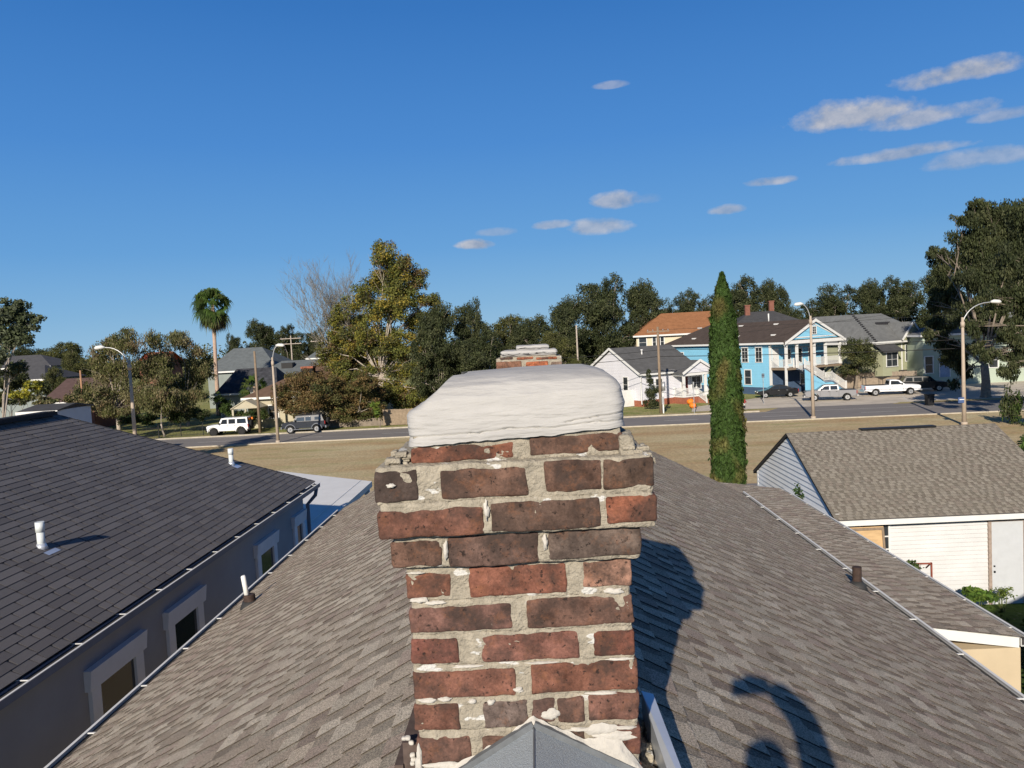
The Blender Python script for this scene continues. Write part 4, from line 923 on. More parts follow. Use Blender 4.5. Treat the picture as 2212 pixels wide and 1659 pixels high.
pxtree('gum_tree', 'sparse grey-green tree cut off by the left edge of the picture', -5, 48, [(0, 665, 34, 24), (28, 695, 36, 24), (38, 728, 30, 20), (5, 730, 44, 28), (20, 768, 38, 24), (-20, 690, 40, 30), (-25, 790, 40, 28), (15, 800, 30, 24)], 16000, .2, [(.10, .12, .06), (.13, .15, .09), (.08, .10, .045)], .2, 4, 124, M_barkl, None, shell=.2)
pxtree('yellow_shrub', 'small tree with bright yellow leaves over the white shed at the far left', 60, 64, [(60, 835, 22, 15), (45, 850, 18, 12), (78, 850, 14, 10)], 1500, .22, [(.30, .27, .03), (.36, .33, .04), (.14, .16, .03)], .08, 2, 125, None, None, shell=.2)
pxtree('green_shrub', 'dark leafy shrub climbing at the foot of the palm', 488, 88, [(478, 880, 18, 20), (500, 885, 16, 16), (470, 860, 14, 12)], 3000, .2, GRN, .06, .8, 126, None, None, shell=.2, cat='shrub')
pxtree('conifer_shrub', 'dark conical shrub beside the pole in front of the small pale house', 1406, 84.5, [(1406, 868, 17, 14), (1406, 845, 14, 14), (1405, 822, 10, 12), (1405, 806, 6, 8)], 5500, .14, OAK, .08, .5, 127, None, None, shell=.4, cat='shrub')
pxtree('round_tree', 'rounded olive tree between the turquoise and sage green houses', 1850, 97, [(1835, 755, 28, 22), (1870, 765, 26, 20), (1850, 785, 34, 20), (1830, 800, 22, 14), (1860, 745, 22, 14)], 8500, .22, OLV+OAK, .16, 2.2, 128, None, None, shell=.4)
pxtree('banana_plant', 'low bright green plant by the kerbside fence, right of the brown trees', 820, 79, [(818, 890, 9, 12), (815, 875, 10, 8)], 260, .5, [(.10, .16, .03), (.14, .18, .03)], .05, .8, 129, None, None, shell=.1, cat='plant')
pxtree('hedge_tree', 'low olive bushes filling the gap before the maroon shed at the left', 150, 74, [(110, 868, 26, 14), (150, 862, 26, 18), (190, 870, 26, 18), (165, 888, 34, 12), (205, 850, 20, 16)], 11000, .22, OLV+WIL, .1, .8, 141, None, None, shell=.3)
pxtree('hedge_tree', 'dark olive tree clump under the dark roofs at the left edge', 20, 80, [(0, 830, 30, 22), (35, 820, 26, 20), (10, 862, 36, 20), (60, 858, 26, 16), (-30, 850, 30, 30), (95, 838, 22, 16)], 14000, .24, OLV+OAK, .14, 1.2, 142, None, None, shell=.3)
pxtree('hedge_shrub', 'dark low shrubs behind the iron fence, left of the white off-roader', 350, 83.5, [(290, 905, 26, 12), (325, 903, 26, 13), (395, 898, 28, 14), (430, 896, 24, 14), (365, 900, 24, 12)], 9000, .2, OAK+GRN, .05, .4, 143, None, None, shell=.3, cat='shrub')
pxtree('hedge_shrub', 'mixed green plants between the white off-roader and the cottage porch', 530, 82, [(515, 900, 16, 12), (545, 898, 20, 14), (572, 896, 14, 12), (500, 905, 14, 10)], 4500, .2, GRN+OLV, .05, .4, 144, None, None, shell=.3, cat='shrub')
pxtree('hedge_tree', 'dark leafy tree filling the gap behind the drooping willow and the palm', 380, 98, [(340, 800, 36, 30), (395, 840, 40, 30), (430, 820, 26, 30), (320, 850, 36, 28)], 14000, .22, OAK+OLV, .16, 2, 145, None, None, shell=.3)
# shade tree mass at far right under the oak
pxtree('shrub', 'dark drooping shrub at the right edge beyond the last lamp post', 2235, 58, [(2215, 870, 26, 40), (2235, 850, 30, 40), (2222, 920, 16, 26)], 4500, .22, OAK+GRN, .1, 1, 130, None, None, shell=.3, droop=.6, cat='shrub')
# italian cypress
YC_ = 28.5
p = aY(1572, 1045, YC_); topz = aY(1544, 592, YC_).z; pb = aY(1544, 592, YC_)
t = empty('cypress_tree', (p.x+.05, YC_, 0), 0, 'tall narrow green Italian cypress standing right of the near chimney', 'tree')
r = np.random.default_rng(9); n = 60000; zz = r.uniform(0, 1, n)**1.0
prof = np.interp(zz, [0, .08, .3, .5, .7, .85, .95, 1], [.46, .56, .57, .56, .51, .39, .20, .02])
th_ = r.uniform(0, 2*math.pi, n)
lump = np.array([1+.20*mn.noise(Vector((math.cos(a)*2.6, math.sin(a)*2.6, z*7)))+.26*mn.noise(Vector((math.cos(a)*6, math.sin(a)*6, z*30))) for a, z in zip(th_, zz)])
rad = prof*lump*(1-.30*r.uniform(0, 1, n)**1.5)*np.where(r.uniform(0, 1, n) < .03, 1.10, 1)
lean = (pb.x-p.x)
P = np.stack([rad*np.cos(th_), rad*np.sin(th_), zz*topz], 1)
nn = np.stack([np.cos(th_), np.sin(th_), r.uniform(-.2, .6, n)], 1)+r.normal(size=(n, 3))*.55; nn /= np.linalg.norm(nn, axis=1)[:, None]
upv = np.array([0, 0, 1.])+r.normal(size=(n, 3))*.35; t1 = upv-nn*(upv*nn).sum(1)[:, None]; t1 /= np.linalg.norm(t1, axis=1)[:, None]; t2 = np.cross(nn, t1)
s = .085*r.uniform(.6, 1.5, n)[:, None]
V = np.stack([P-t1*s, P+t2*s*.42, P+t1*s, P-t2*s*.42], 1).reshape(-1, 3)
cl = np.array([mn.noise(Vector((x*1.6, y*1.6, z*.9))) for x, y, z in P]); br_ = np.clip((cl-.06+(.32-zz)*.35)*2.6, 0, .9)[:, None]
K = ((1-br_)*np.array([.05, .092, .02])+br_*np.array([.14, .12, .04]))*r.uniform(.6, 1.5, n)[:, None]
o = np_mesh('crown', V, np.arange(4*n).reshape(n, 4), M_leaf, t, K)
b = MB(); b.tube([(0, 0, 0), (0, 0, topz*.5), (0, 0, topz*.93)], [.13, .09, .02], 8)
for k in range(60):
    z = topz*rnd.uniform(.05, .85); a = rnd.uniform(0, 6.28); q = .3*(1-z/topz)+.12; b.tube([(0, 0, z), (math.cos(a)*q, math.sin(a)*q, z+.5)], [.02, .008], 4, cap=False)
b.build('trunk', M_bark, t)
# palm
def palm(name, label, pos, h, R_, nf, seed, r0=.26, leafn=24, lean=.0, skirt=True):
    t = empty(name, pos, 0, label, 'palm tree'); r = random.Random(seed)
    b = MB(); b.tube([(0, 0, -.1), (.05, 0, .3), (-lean*.4, 0, h*.4), (-lean, 0, h)], [r0*1.25, r0*1.1, r0*.85, r0*.75], 12); b.build('trunk', mat('palm_bark', (.40, .29, .22), .95, .25, 3, .5, 20, stretch=(1, 1, 6)), t)
    def fans(name, cnt, elo, ehi, pal, sc_, st):
        V = []; F = []; K = []
        for i in range(cnt):
            a = r.uniform(0, 6.28); e = r.uniform(elo, ehi); d = Vector((math.cos(a)*math.cos(e), math.sin(a)*math.cos(e), math.sin(e)))
            o0 = Vector((-lean, 0, h-(0 if e > 0 else .15))); pl = R_*r.uniform(.38, .5)*sc_; c = o0+d*pl+Vector((0, 0, -.1*pl)); col = r.choice(pal); k_ = r.uniform(.75, 1.25)
            s1 = d.cross(Z_).normalized() if abs(d.z) < .98 else X_; s1 = Matrix.Rotation(r.uniform(-1.3, 1.3), 3, d) @ s1; up = s1.cross(d)
            i0 = len(V); V += [tuple(o0-s1*.02), tuple(o0+s1*.02), tuple(c+s1*.015), tuple(c-s1*.015)]; F.append((i0, i0+1, i0+2, i0+3)); K.append(tuple(x*k_ for x in col))
            fl_ = R_*r.uniform(.5, .68)*sc_
            for j in range(leafn):
                q = (j/(leafn-1)-.5)*2; an = q*1.9; ld = (d*math.cos(an)+s1*math.sin(an)).normalized(); L = fl_*(1-.25*abs(q))
                wv_ = .032*R_/1.6; sd2 = ld.cross(up).normalized()*wv_; L *= r.uniform(.75, 1.1); m = c+ld*L*.58+up*.04*L+Vector((0, 0, -L*.08)); e2 = m+ld*L*.22+Vector((0, 0, -L*.38)); i0 = len(V)
                V += [tuple(c-sd2*.4), tuple(c+sd2*.4), tuple(m+sd2), tuple(m-sd2)]; F.append((i0, i0+1, i0+2, i0+3)); K.append(tuple(x*k_ for x in col))
                i0 = len(V); V += [tuple(m-sd2), tuple(m+sd2), tuple(e2+sd2*.1), tuple(e2-sd2*.1)]; F.append((i0, i0+1, i0+2, i0+3)); K.append(tuple(x*k_ for x in col))
        np_mesh(name, np.array(V), np.array(F), M_leaf, t, np.array(K))
    fans('crown', nf, R(-62), R(88), [(.055, .10, .02), (.075, .13, .025), (.04, .07, .018), (.09, .12, .03)], 1, 1)
    if skirt: fans('dead_fronds', int(nf*.6), R(-88), R(-50), [(.28, .20, .11), (.20, .14, .07), (.14, .15, .04), (.10, .12, .03)], .95, 1)
    return t
p = gr(472, 898); Yp = p.y; top = aY(459, 655, Yp)
palm('palm_tree', 'tall fan palm with a shaggy brown skirt under its green crown', (p.x, p.y, 0), top.z-.2, 3.3, 62, 5, .30, lean=p.x-top.x)
p = aY(2222, 985, 30); palm('palm_tree', 'low palm whose fronds poke in at the right edge beyond the garage roof', (p.x+.5, 30, 0), p.z-.2, 1.8, 18, 6, .15, skirt=False)
p = aY(548, 820, 92); palm('palm_tree', 'short bushy palm in front of the dark slate roof, right of the tall palm', (p.x, 92, 0), p.z-.8, 2.2, 22, 8, .2, skirt=False)
p = gr(2212, 1300); 
# weeds by the garage
GWd = 'leafy weeds by the garage wall'
def weed(vx, vy, Y, w, h, n, pal, lab, seed, size=.16, cat='plant', name='weed', up=.8):
    p = aY(vx, vy, Y); t = empty(name, (p.x, Y, 0), 0, lab, cat, None); V, F, K = leafcloud([(0, 0, p.z-h*.5, w, w*.6, h*.5), (w*.3, 0, p.z-h*.8, w*.8, w*.5, h*.4)], n, size, pal, seed, up=up, shell=.3)
    o = np_mesh('leaves', V, F, M_leaf, t, K); b = MB()
    for k in range(7): x = rnd.uniform(-.5, .5)*w; b.tube([(x*.3, 0, 0), (x*.8, 0, (p.z-h)*.6+.05), (x, 0, p.z-h*.4)], [.012, .01, .005], 5)
    b.build('stem', mat('green_stem', (.10, .12, .04), .8), t); return t
weed(2105, 1272, 21.6, .5, .3, 800, [(.10, .18, .03), (.15, .23, .04), (.06, .11, .02)], 'bright green broad-leaved weeds under the garage wall, left of its door', 301, .17)
weed(2165, 1268, 21.9, .35, .3, 220, [(.12, .18, .03), (.16, .2, .05)], 'thin pale weeds at the foot of the garage door', 302, .09)
weed(1962, 1210, 20.9, .35, .3, 420, [(.06, .10, .03), (.09, .13, .04)], 'small bushy plant behind the rusty red frame', 303, .09)
weed(1724, 1042, 21.0, .14, .9, 300, [(.06, .12, .03), (.05, .09, .03)], 'slim conifer sapling against the pale garage gable', 304, .10, 'shrub', 'sapling')
b = MB(); b.box((0, 0, 0), (4.6, .05, 1.5)); 
# dark planted yard
V, F, K = leafcloud([(0, 0, .15, 4.5, 5.5, .22)], 6000, .16, [(.035, .06, .012), (.05, .08, .018)], 77, up=1.5, shell=.0)
o = np_mesh('ground_cover', V, F, M_leaf, None, K); o.location = (11.5, 16.5, 0); tag(o, 'rough dark green ground cover in the yard in front of the garage', 'ground cover', kind='stuff')

rh = empty('added_shade_house', (8.9, -6, 0), 0, 'unseen beige house added just outside the right edge to shade the garage yard', 'house')  # house block added out of view so its shadow darkens the yard
b = MB(); b.box((0, 0, 0), (8, 15.4, 5.4)); b.build('wall', M_beige, rh)
b = MB(); b.prism([(-.4, 5.2), (8.4, 5.2), (4, 7.2)], -.4, 15.8); b.build('roof', mat('added_shade_house_roof', (.12, .11, .10), .95, .2, 3), rh)
# ------------------------------------------------------------------ houses beyond the road
TH = R(30)
def frame_house(name, label, cx, cy, rot): 
    return empty(name, (cx, cy, 0), rot, label, 'house')
# --- turquoise two-storey house
M_turq = mat('turquoise_siding', (.215, .50, .68), .75, .05, 1); M_navy = mat('navy_base', (.05, .085, .15), .8, .1, 2); M_brr = roofmat('dark_brown_roof', (.075, .058, .05))
th = frame_house('turquoise_house', 'long two-storey turquoise house with a dark brown roof, gabled white porch and outside stair', 29.9, 92.0, TH)
Wd, Ld, eZ, rZ = 9.6, 21.7, 6.45, 9.0; pd = 2.6      # porch depth at the front (y from 0)
def lapw(parent, m, A, U, N, poly, ex=.2, name='wall', dep=.02): b = MB(); lap(b, A, U, N, poly, ex, dep); return b.build(name, m, parent)
lapw(th, M_turq, (0, Ld, 0), -Y_, -X_, [(0, .9), (Ld-pd, .9), (Ld-pd, eZ), (0, eZ)])
lapw(th, M_navy, (0, Ld, 0), -Y_, -X_, [(0, 0), (Ld-pd, 0), (Ld-pd, .9), (0, .9)], .3)
lapw(th, M_navy, (0, pd, 0), X_, -Y_, [(0, 0), (Wd, 0), (Wd, 3.3), (0, 3.3)])
lapw(th, M_turq, (0, pd, 0), X_, -Y_, [(0, 3.3), (Wd, 3.3), (Wd, eZ), (0, eZ)])
b = MB(); b.box((.03, pd+.03, 0), (Wd, Ld-.03, eZ-.02)); b.build('inner_wall', M_turq, th)
b = MB(); o_ = .45
slab(b, [(-o_, -.3, eZ+.0), (Wd/2, -.3, rZ), (Wd/2, Ld-4, rZ), (-o_, Ld+.4, eZ)]); slab(b, [(Wd+o_, -.3, eZ), (Wd/2, -.3, rZ), (Wd/2, Ld-4, rZ), (Wd+o_, Ld+.4, eZ)]); slab(b, [(-o_, Ld+.4, eZ), (Wd/2, Ld-4, rZ), (Wd+o_, Ld+.4, eZ)])
rf = b.build('roof', M_brr, th)
b = MB()
for (x, y) in ((1.2, 3), (1.2, 9), (3.9, 5), (3.9, 11), (3.9, 19), (1.0, 17)):
    z = eZ+(rZ-eZ)*(x+o_)/(Wd/2+o_); b.box((x-.2, y-.25, z-.05), (x+.2, y+.25, z+.12))
for y in (12.2, 12.7, 13.2): z = eZ+(rZ-eZ)*(1.2+o_)/(Wd/2+o_); b.tube([(1.2, y, z), (1.2, y, z+.35)], .06, 6)
b.build('roof_vent', M_white, rf)
# gable front
b = MB(); lap(b, (0, -.05, 0), X_, -Y_, [(.2, eZ+.2), (Wd-.2, eZ+.2), (Wd/2, rZ-.25)], .2, .02); b.build('gable', M_turq, th)
b = MB()
for sg in (0, 1):
    x0 = -o_-.05 if sg == 0 else Wd+o_+.05; b.prism([(x0, eZ-.05), (Wd/2, rZ+.03), (Wd/2, rZ-.32), (x0, eZ-.36)] if sg == 0 else [(Wd/2, rZ+.03), (x0, eZ-.05), (x0, eZ-.36), (Wd/2, rZ-.32)], -.36, -.28)
    a0 = (.9, eZ+.42) ; 
b.prism([(-.3, eZ-.3), (Wd+.3, eZ-.3), (Wd+.3, eZ+.1), (-.3, eZ+.1)], -.27, -.06)
for (xa, za, xb, zb) in ((1.0, eZ+.42, Wd/2, rZ-.62), (Wd/2, rZ-.62, Wd-1.0, eZ+.42), (1.0, eZ+.42, Wd-1.0, eZ+.42)): b.bar((xa, -.10, za), (xb, -.10, zb), .05, .12)
b.box((-.48, 0, eZ-.28), (-.40, Ld+.4, eZ-.05)); b.build('trim', M_white, th)
window(th, (0, -.07, 0), X_, -Y_, Wd/2-.35, eZ+.75, .6, .85, panes=(2, 3))
# upper porch: floor, columns, railings
b = MB(); b.box((0, 0, 3.05), (Wd, pd, 3.3)); b.build('porch_floor', M_wood, th)
for x in (.1, 1.9, 4.9, 6.9, Wd-.1):
    b = MB(); b.box((x-.13, -.0, 3.3), (x+.13, .26, eZ-.3)); b.box((x-.18, -.05, eZ-.45), (x+.18, .31, eZ-.301)); b.box((x-.17, -.04, 3.31), (x+.17, .30, 3.55)); b.build('column', M_white, th)
b = MB(); b.box((-.13, pd-.2, 0), (.15, pd+.0, eZ)); b.box((-.14, 0, 0), (.10, .2, 3.3)); b.box((-.14, .0, eZ-.3), (.05, pd, eZ)); b.build('corner_post', M_white, th)
def railing(parent, A, B, h=1.0, sp=.16, m=None, slope=True, name='railing'):
    A = Vector(A); B = Vector(B); n = max(2, int((B-A).length/sp)); b = MB(); up = Vector((0, 0, h))
    b.bar(A+up, B+up, .07, .06); b.bar(A+Vector((0, 0, .1)), B+Vector((0, 0, .1)), .05, .05)
    for i in range(n+1): p = A.lerp(B, i/n); b.bar(p+Vector((0, 0, .1)), p+up, .045, .045)
    for p in (A, B): b.bar(p, p+Vector((0, 0, h+.15)), .13, .13)
    return b.build(name, m or M_white, parent)
railing(th, (4.9, .1, 3.3), (Wd-.1, .1, 3.3)); railing(th, (0, .1, 3.3), (0, pd-.1, 3.3)); railing(th, (.1, .1, 3.3), (1.3, .1, 3.3))
door(th, (0, pd-.02, 0), X_, -Y_, .5, 3.32, .9, 2.2, M_white); 
for x in (2.6, 4.6, 6.8): window(th, (0, pd-.02, 0), X_, -Y_, x, 3.7, .9, 1.7)
for x in (5.2, 7.4): window(th, (0, pd-.02, 0), X_, -Y_, x, 1.0, .9, 1.3)
# windows on the long side : distance s from the front corner
A = (-.0, 0, 0)
def sidewin(s, z, w, h, **k): return window(th, (-.02, 0, 0), -Y_, -X_, -s-w/2, z, w, h, **k)
for s, z, w, h in ((4.3, 4.05, .95, 1.75), (6.6, 4.05, .95, 1.75), (10.6, 4.5, .7, .8), (18.6, 4.4, .9, .9), (6.2, 1.25, 1.0, 1.75), (10.2, 1.3, 1.0, 1.7), (15, 1.3, 1, 1.7), (19, 1.3, 1.0, 1.7)): sidewin(s, z, w, h, panes=(2, 2) if w < .8 else (2, 4) if z > 4 else (1, 2))
# stair: from the porch down in front to a landing then forward
st = empty('staircase', (0, 0, 0), parent=th)
b = MB(); x = 1.5; z = 3.3
nst = 11
for i in range(nst): zz_ = 3.3-(i+1)*.165; b.box((1.5+i*.27, -1.3, zz_-.06), (1.5+i*.27+.3, -.05, zz_))
zl = 3.3-nst*.165; xl = 1.5+nst*.27
b.box((xl+.3, -1.5, zl-.12), (xl+1.7, -.05, zl))
for i in range(9): zz_ = zl-(i+1)*.165; b.box((xl+1.7+i*.27, -1.5, zz_-.06), (xl+2.0+i*.27, -.2, zz_))
b.build('tread', mat('blue_grey_stair', (.22, .26, .32), .8), st)
b = MB(); b.prism([(1.5, 0), (1.5, 3.1), (xl+.3, zl-.12), (xl+1.7, zl-.12), (xl+4.2, 0)], -1.35, -1.30); b.build('stringer_panel', M_turq, st)
for ys in (-1.32, -.12):
    railing(st, (1.5, ys, 3.25), (xl+.3, ys, zl)); railing(st, (xl+1.7, ys, zl), (xl+4.2, ys, .1))
railing(st, (xl+.3, -1.32, zl), (xl+1.7, -1.32, zl))
# --- small pale house
M_pale = mat('pale_lilac_siding', (.62, .62, .66), .75, .05, 1); M_gr = roofmat('grey_shingle_roof', (.10, .10, .10)); M_redbr = mat('red_brick_base', (.28, .10, .06), .9, .25, 4)
ph = frame_house('pale_house', 'small pale lilac house with a dark grey roof and a white front porch with steps', 11.9, 87.4, TH)
Wp, Dp, e, rr2 = 8.7, 10.6, 3.95, 6.75
lapw(ph, M_pale, (0, Dp, 0), -Y_, -X_, [(0, .7), (Dp, .7), (Dp, e), (Dp/2, rr2-.15), (0, e)], .18)
lapw(ph, M_pale, (0, 0, 0), X_, -Y_, [(0, .7), (Wp, .7), (Wp, e), (0, e)], .18)
b = MB(); b.box((.03, .03, 0), (Wp-.03, Dp-.03, e)); b.build('inner_wall', M_pale, ph)
b = MB(); b.box((-.02, -.02, 0), (Wp, Dp, .7)); b.build('brick_base', M_redbr, ph)
b = MB(); pp = (rr2-e)/(Dp/2); ov = .4
slab(b, [(-.3, -ov, e-pp*ov), (Wp+.3, -ov, e-pp*ov), (Wp+.3, Dp/2, rr2), (-.3, Dp/2, rr2)]); slab(b, [(-.3, Dp+ov, e-pp*ov), (Wp+.3, Dp+ov, e-pp*ov), (Wp+.3, Dp/2, rr2), (-.3, Dp/2, rr2)])
px0, px1, py = 4.7, 9.3, -1.9; pm = (px0+px1)/2; pe = 3.55; pr_ = 4.95
rf = None
slab(b, [(px0-.3, py-.3, pe), (pm, py-.3, pr_), (pm, 2.4, pr_), (px0-.3, -.2, pe)]); slab(b, [(px1+.3, py-.3, pe), (pm, py-.3, pr_), (pm, 2.4, pr_), (px1+.3, -.2, pe)])
rf = b.build('roof', M_gr, ph)
b = MB(); b.tube([(3.2, 3.6, 5.6), (3.2, 3.6, 6.3)], .09, 8); b.tube([(3.2, 3.6, 6.3), (3.2, 3.6, 6.42)], .16, 8); b.build('roof_vent', M_white, rf)
b = MB()
for sy in (0, 1):
    y0 = -ov if sy == 0 else Dp+ov; b.bar((-.34, y0, e-pp*ov-.08), (-.34, Dp/2, rr2-.08), .06, .26)
b.bar((-.3, -ov-.03, e-pp*ov-.1), (px0, -ov-.03, e-pp*ov-.1), .05, .2)
b.bar((px0-.35, py-.34, pe-.06), (pm, py-.34, pr_-.04), .06, .28); b.bar((px1+.35, py-.34, pe-.06), (pm, py-.34, pr_-.04), .06, .28)
b.tube([(.1, -.3, 3.6), (.02, -.12, 3.3), (.02, -.12, .5), (-.1, -.3, .3)], .06, 8); b.build('trim', M_white, ph)
b = MB(); lap(b, (0, py-.1, 0), X_, -Y_, [(px0, pe), (px1, pe), (pm, pr_-.1)], .18, .02); b.build('porch_gable', M_pale, ph)
b = MB(); b.box((px0, py, .75), (px1, 0, .9)); b.box((px0-.02, py-.02, pe-.35), (px1+.02, py+.15, pe)); b.box((px0-.02, py+.16, pe-.35), (px0+.14, -.02, pe)); b.build('porch_floor', M_white, ph)
b = MB(); b.box((px0+.02, py+.02, 0), (px1-.02, 0, .74)); b.build('porch_base', M_redbr, ph)
for x in (px0+.15, px1-1.2, px1-.15): b = MB(); b.box((x-.13, py+.02, .9), (x+.13, py+.26, pe-.35)); b.build('column', M_white, ph)
railing(ph, (px0+.3, py+.12, .9), (px0+2.0, py+.12, .9), .85)
railing(ph, (px0+.15, py+.3, .9), (px0+.15, -.1, .9), .85)
b = MB()
for i in range(5): b.box((px0+2.1, py-.28*(i+1), 0), (px0+3.4, py-.28*i, .9-.17*(i+1)))
b.build('step', mat('brick_steps', (.34, .15, .10), .9, .2, 6), ph)
for x in (px0+2.05, px0+3.45): railing(ph, (x, py-.05, .75), (x, py-1.45, .05), .85)
door(ph, (0, -.02, 0), X_, -Y_, px0+1.3, .92, .95, 2.1, mat('dark_red_door', (.10, .015, .015), .5)); window(ph, (0, -.02, 0), X_, -Y_, px0+2.9, 1.5, 1.3, 1.4, panes=(2, 2))
window(ph, (0, -.02, 0), X_, -Y_, 2.2, 1.5, .9, 1.5)
window(ph, (-.02, 0, 0), -Y_, -X_, -3.1, 1.6, .8, 1.7)
b = MB(); b.box((-2.6, 1.2, .05), (-.05, 1.26, 1.95)); tag(b.build('white_fence', M_white), 'white vinyl fence panel at the left side of the small pale house', 'fence').matrix_world = th.matrix_world
bpy.data.objects['white_fence'].location = (11.9, 87.4, 0); bpy.data.objects['white_fence'].rotation_euler = (0, 0, TH)
# --- orange-roofed big house behind
def hiphouse(name, label, vxl, vxr, vye, vyr, Y, m_w, m_r, dep=10, rot=0, hipin=None, wins=(), cat='house', ov=.5, base=0, gable=False, ridge_frac=(.35, .65)):
    A = aY(vxl, vye, Y); B = aY(vxr, vye, Y); e = (A.z+B.z)/2; w = B.x-A.x; rz = aY((vxl+vxr)/2, vyr, Y+dep/2).z
    t = empty(name, (A.x, Y, 0), rot, label, cat)
    b = MB(); b.box((ov, ov, 0), (w-ov, dep-ov, e-.05)); b.build('wall', m_w, t)
    b = MB(); xa, xb = w*ridge_frac[0], w*ridge_frac[1]; y = dep/2
    if gable: xa, xb = 0, w
    slab(b, [(0, 0, e), (w, 0, e), (xb, y, rz), (xa, y, rz)]); slab(b, [(0, dep, e), (w, dep, e), (xb, y, rz), (xa, y, rz)])
    if not gable: slab(b, [(0, 0, e), (xa, y, rz), (0, dep, e)]); slab(b, [(w, 0, e), (xb, y, rz), (w, dep, e)])
    else:
        for xx in (ov+.01, w-ov-.01): b.poly([(xx, ov, e-.05), (xx, y, rz-.1), (xx, dep-ov, e-.05)])
    rf = b.build('roof', m_r, t)
    b = MB(); b.box((-.02, -.05, e-.26), (w+.02, -.003, e-.02)); b.box((-.05, 0, e-.26), (-.003, dep, e-.02)); b.build('fascia', M_white, t)
    for (fx, zz, ww, hh_) in wins: window(t, (0, ov-.015, 0), X_, -Y_, fx*w, zz*e, ww, hh_)
    return t, rf, w, e, rz
M_cream = mat('cream_siding', (.60, .52, .38), .8, .06, 1); M_orr = roofmat('orange_roof', (.27, .125, .06))
t, rf, w, e, rz = hiphouse('cream_house', 'tall cream house with an orange-brown hip roof, behind the turquoise house', 1368, 1580, 720, 675, 118, M_cream, M_orr, 12, 0, wins=((.06, .76, 1.1, 1.6), (.2, .76, 1.1, 1.6), (.24, .76, 1.1, 1.6)), ridge_frac=(.36, .98))
M_dg = roofmat('charcoal_roof', (.065, .065, .068)); M_chb = mat('far_brick', (.20, .085, .06), .9, .2, 5)
t, rf, w, e, rz = hiphouse('charcoal_house', 'house with a charcoal hip roof and two brick chimneys, seen over the turquoise house', 1565, 1790, 716, 671, 128, M_cream, M_dg, 16, 0, ridge_frac=(.38, .62))
for x, y_, z0 in ((w*.34, 7, rz-1.2), (w*.62, 9, rz-.6), (w*.1, 3.5, e+.3)):
    b = MB(); b.box((x-.4, y_-.3, z0), (x+.4, y_+.3, z0+2.2)); b.box((x-.48, y_-.38, z0+2.2), (x+.48, y_+.38, z0+2.4)); b.build('chimney', M_chb, rf)
b = MB(); b.tube([(w*.5, 4, rz-2), (w*.5, 4, rz-.5)], .12, 8); b.tube([(w*.72, 3, rz-3), (w*.72, 3, rz-2.2)], .12, 8); b.build('flue', M_white, rf)
# --- sage green house
M_sage = mat('sage_siding', (.32, .33, .22), .8, .05, 1); M_gr2 = roofmat('mid_grey_roof', (.15, .155, .155))
cx = aY(1893, 800, 98)
sg_ = empty('sage_house', (cx.x, 98, 0), TH*.9, 'sage green house with a mid-grey hip roof and a small white-trimmed gable', 'house')
Ws, Ds, es, rs = 6.4, 17, 6.0, 9.4
q_ = aY(1893, 738, 98).z; es = q_; rs = aY(1893, 677, 103).z
lapw(sg_, M_sage, (0, 0, 0), X_, -Y_, [(0, 1.9), (Ws+4, 1.9), (Ws+4, es), (0, es)], .18)
lapw(sg_, M_sage, (0, Ds, 0), -Y_, -X_, [(0, 1.0), (Ds, 1.0), (Ds, es), (0, es)], .18)
b = MB(); b.box((.03, .03, 0), (Ws+3.97, Ds-.1, es-.05)); b.build('inner_wall', mat('dark_base', (.06, .055, .05), .9), sg_)
b = MB(); slab(b, [(-.5, -.5, es), (Ws+4.5, -.5, es), (Ws+1.5, 5.5, rs), (2.4, 5.5, rs)]); slab(b, [(-.5, -.5, es), (2.4, 5.5, rs), (2.4, Ds-5, rs), (-.5, Ds+.5, es)]); slab(b, [(Ws+4.5, -.5, es), (Ws+1.5, 5.5, rs), (Ws+1.5, Ds-5, rs), (Ws+4.5, Ds+.5, es)]); slab(b, [(2.4, 5.5, rs), (Ws+1.5, 5.5, rs), (Ws+1.5, Ds-5, rs), (2.4, Ds-5, rs)], .05)
slab(b, [(4.0, -.7, es), (6.1, -.7, es+2.3), (6.1, 3.3, es+2.3), (4.0, -.5, es)]); slab(b, [(8.2, -.7, es), (6.1, -.7, es+2.3), (6.1, 3.3, es+2.3), (8.2, -.5, es)])
rf = b.build('roof', M_gr2, sg_)
b = MB()
for i in range(16): t_ = i/15; b.box((-.5+2.9*t_-.12, -.5+6*t_-.12, es+(rs-es)*t_), (-.5+2.9*t_+.12, -.5+6*t_+.12, es+(rs-es)*t_+.14))
for i in range(9): b.box((3.9+i*.27, 3.0-.02*i, es+2.05), (4.1+i*.27, 3.2-.02*i, es+2.42))
b.build('hip_tile', mat('black_tile', (.03, .03, .035), .8), rf)
b = MB(); lap(b, (0, -.65, 0), X_, -Y_, [(4.2, es), (8.0, es), (6.1, es+2.1)], .18, .02); b.build('gable', M_sage, sg_)
b = MB(); b.bar((4.0, -.75, es), (6.1, -.75, es+2.25), .08, .24); b.bar((8.2, -.75, es), (6.1, -.75, es+2.25), .08, .24); b.box((-.5, -.56, es-.35), (Ws+4.4, -.50, es-.03)); b.box((-.56, -.5, es-.3), (-.50, Ds, es-.03))
for x in (0, 2.7, 4.6, 7.2): b.box((x, -.06, 1.9), (x+.2, -.02, es-.36))
b.build('trim', M_white, sg_)
window(sg_, (0, -.03, 0), X_, -Y_, 5.4, 3.0, 1.0, 2.1); window(sg_, (0, -1.2, 0), X_, -Y_, .4, 2.6, 1.9, 1.7, panes=(2, 2))
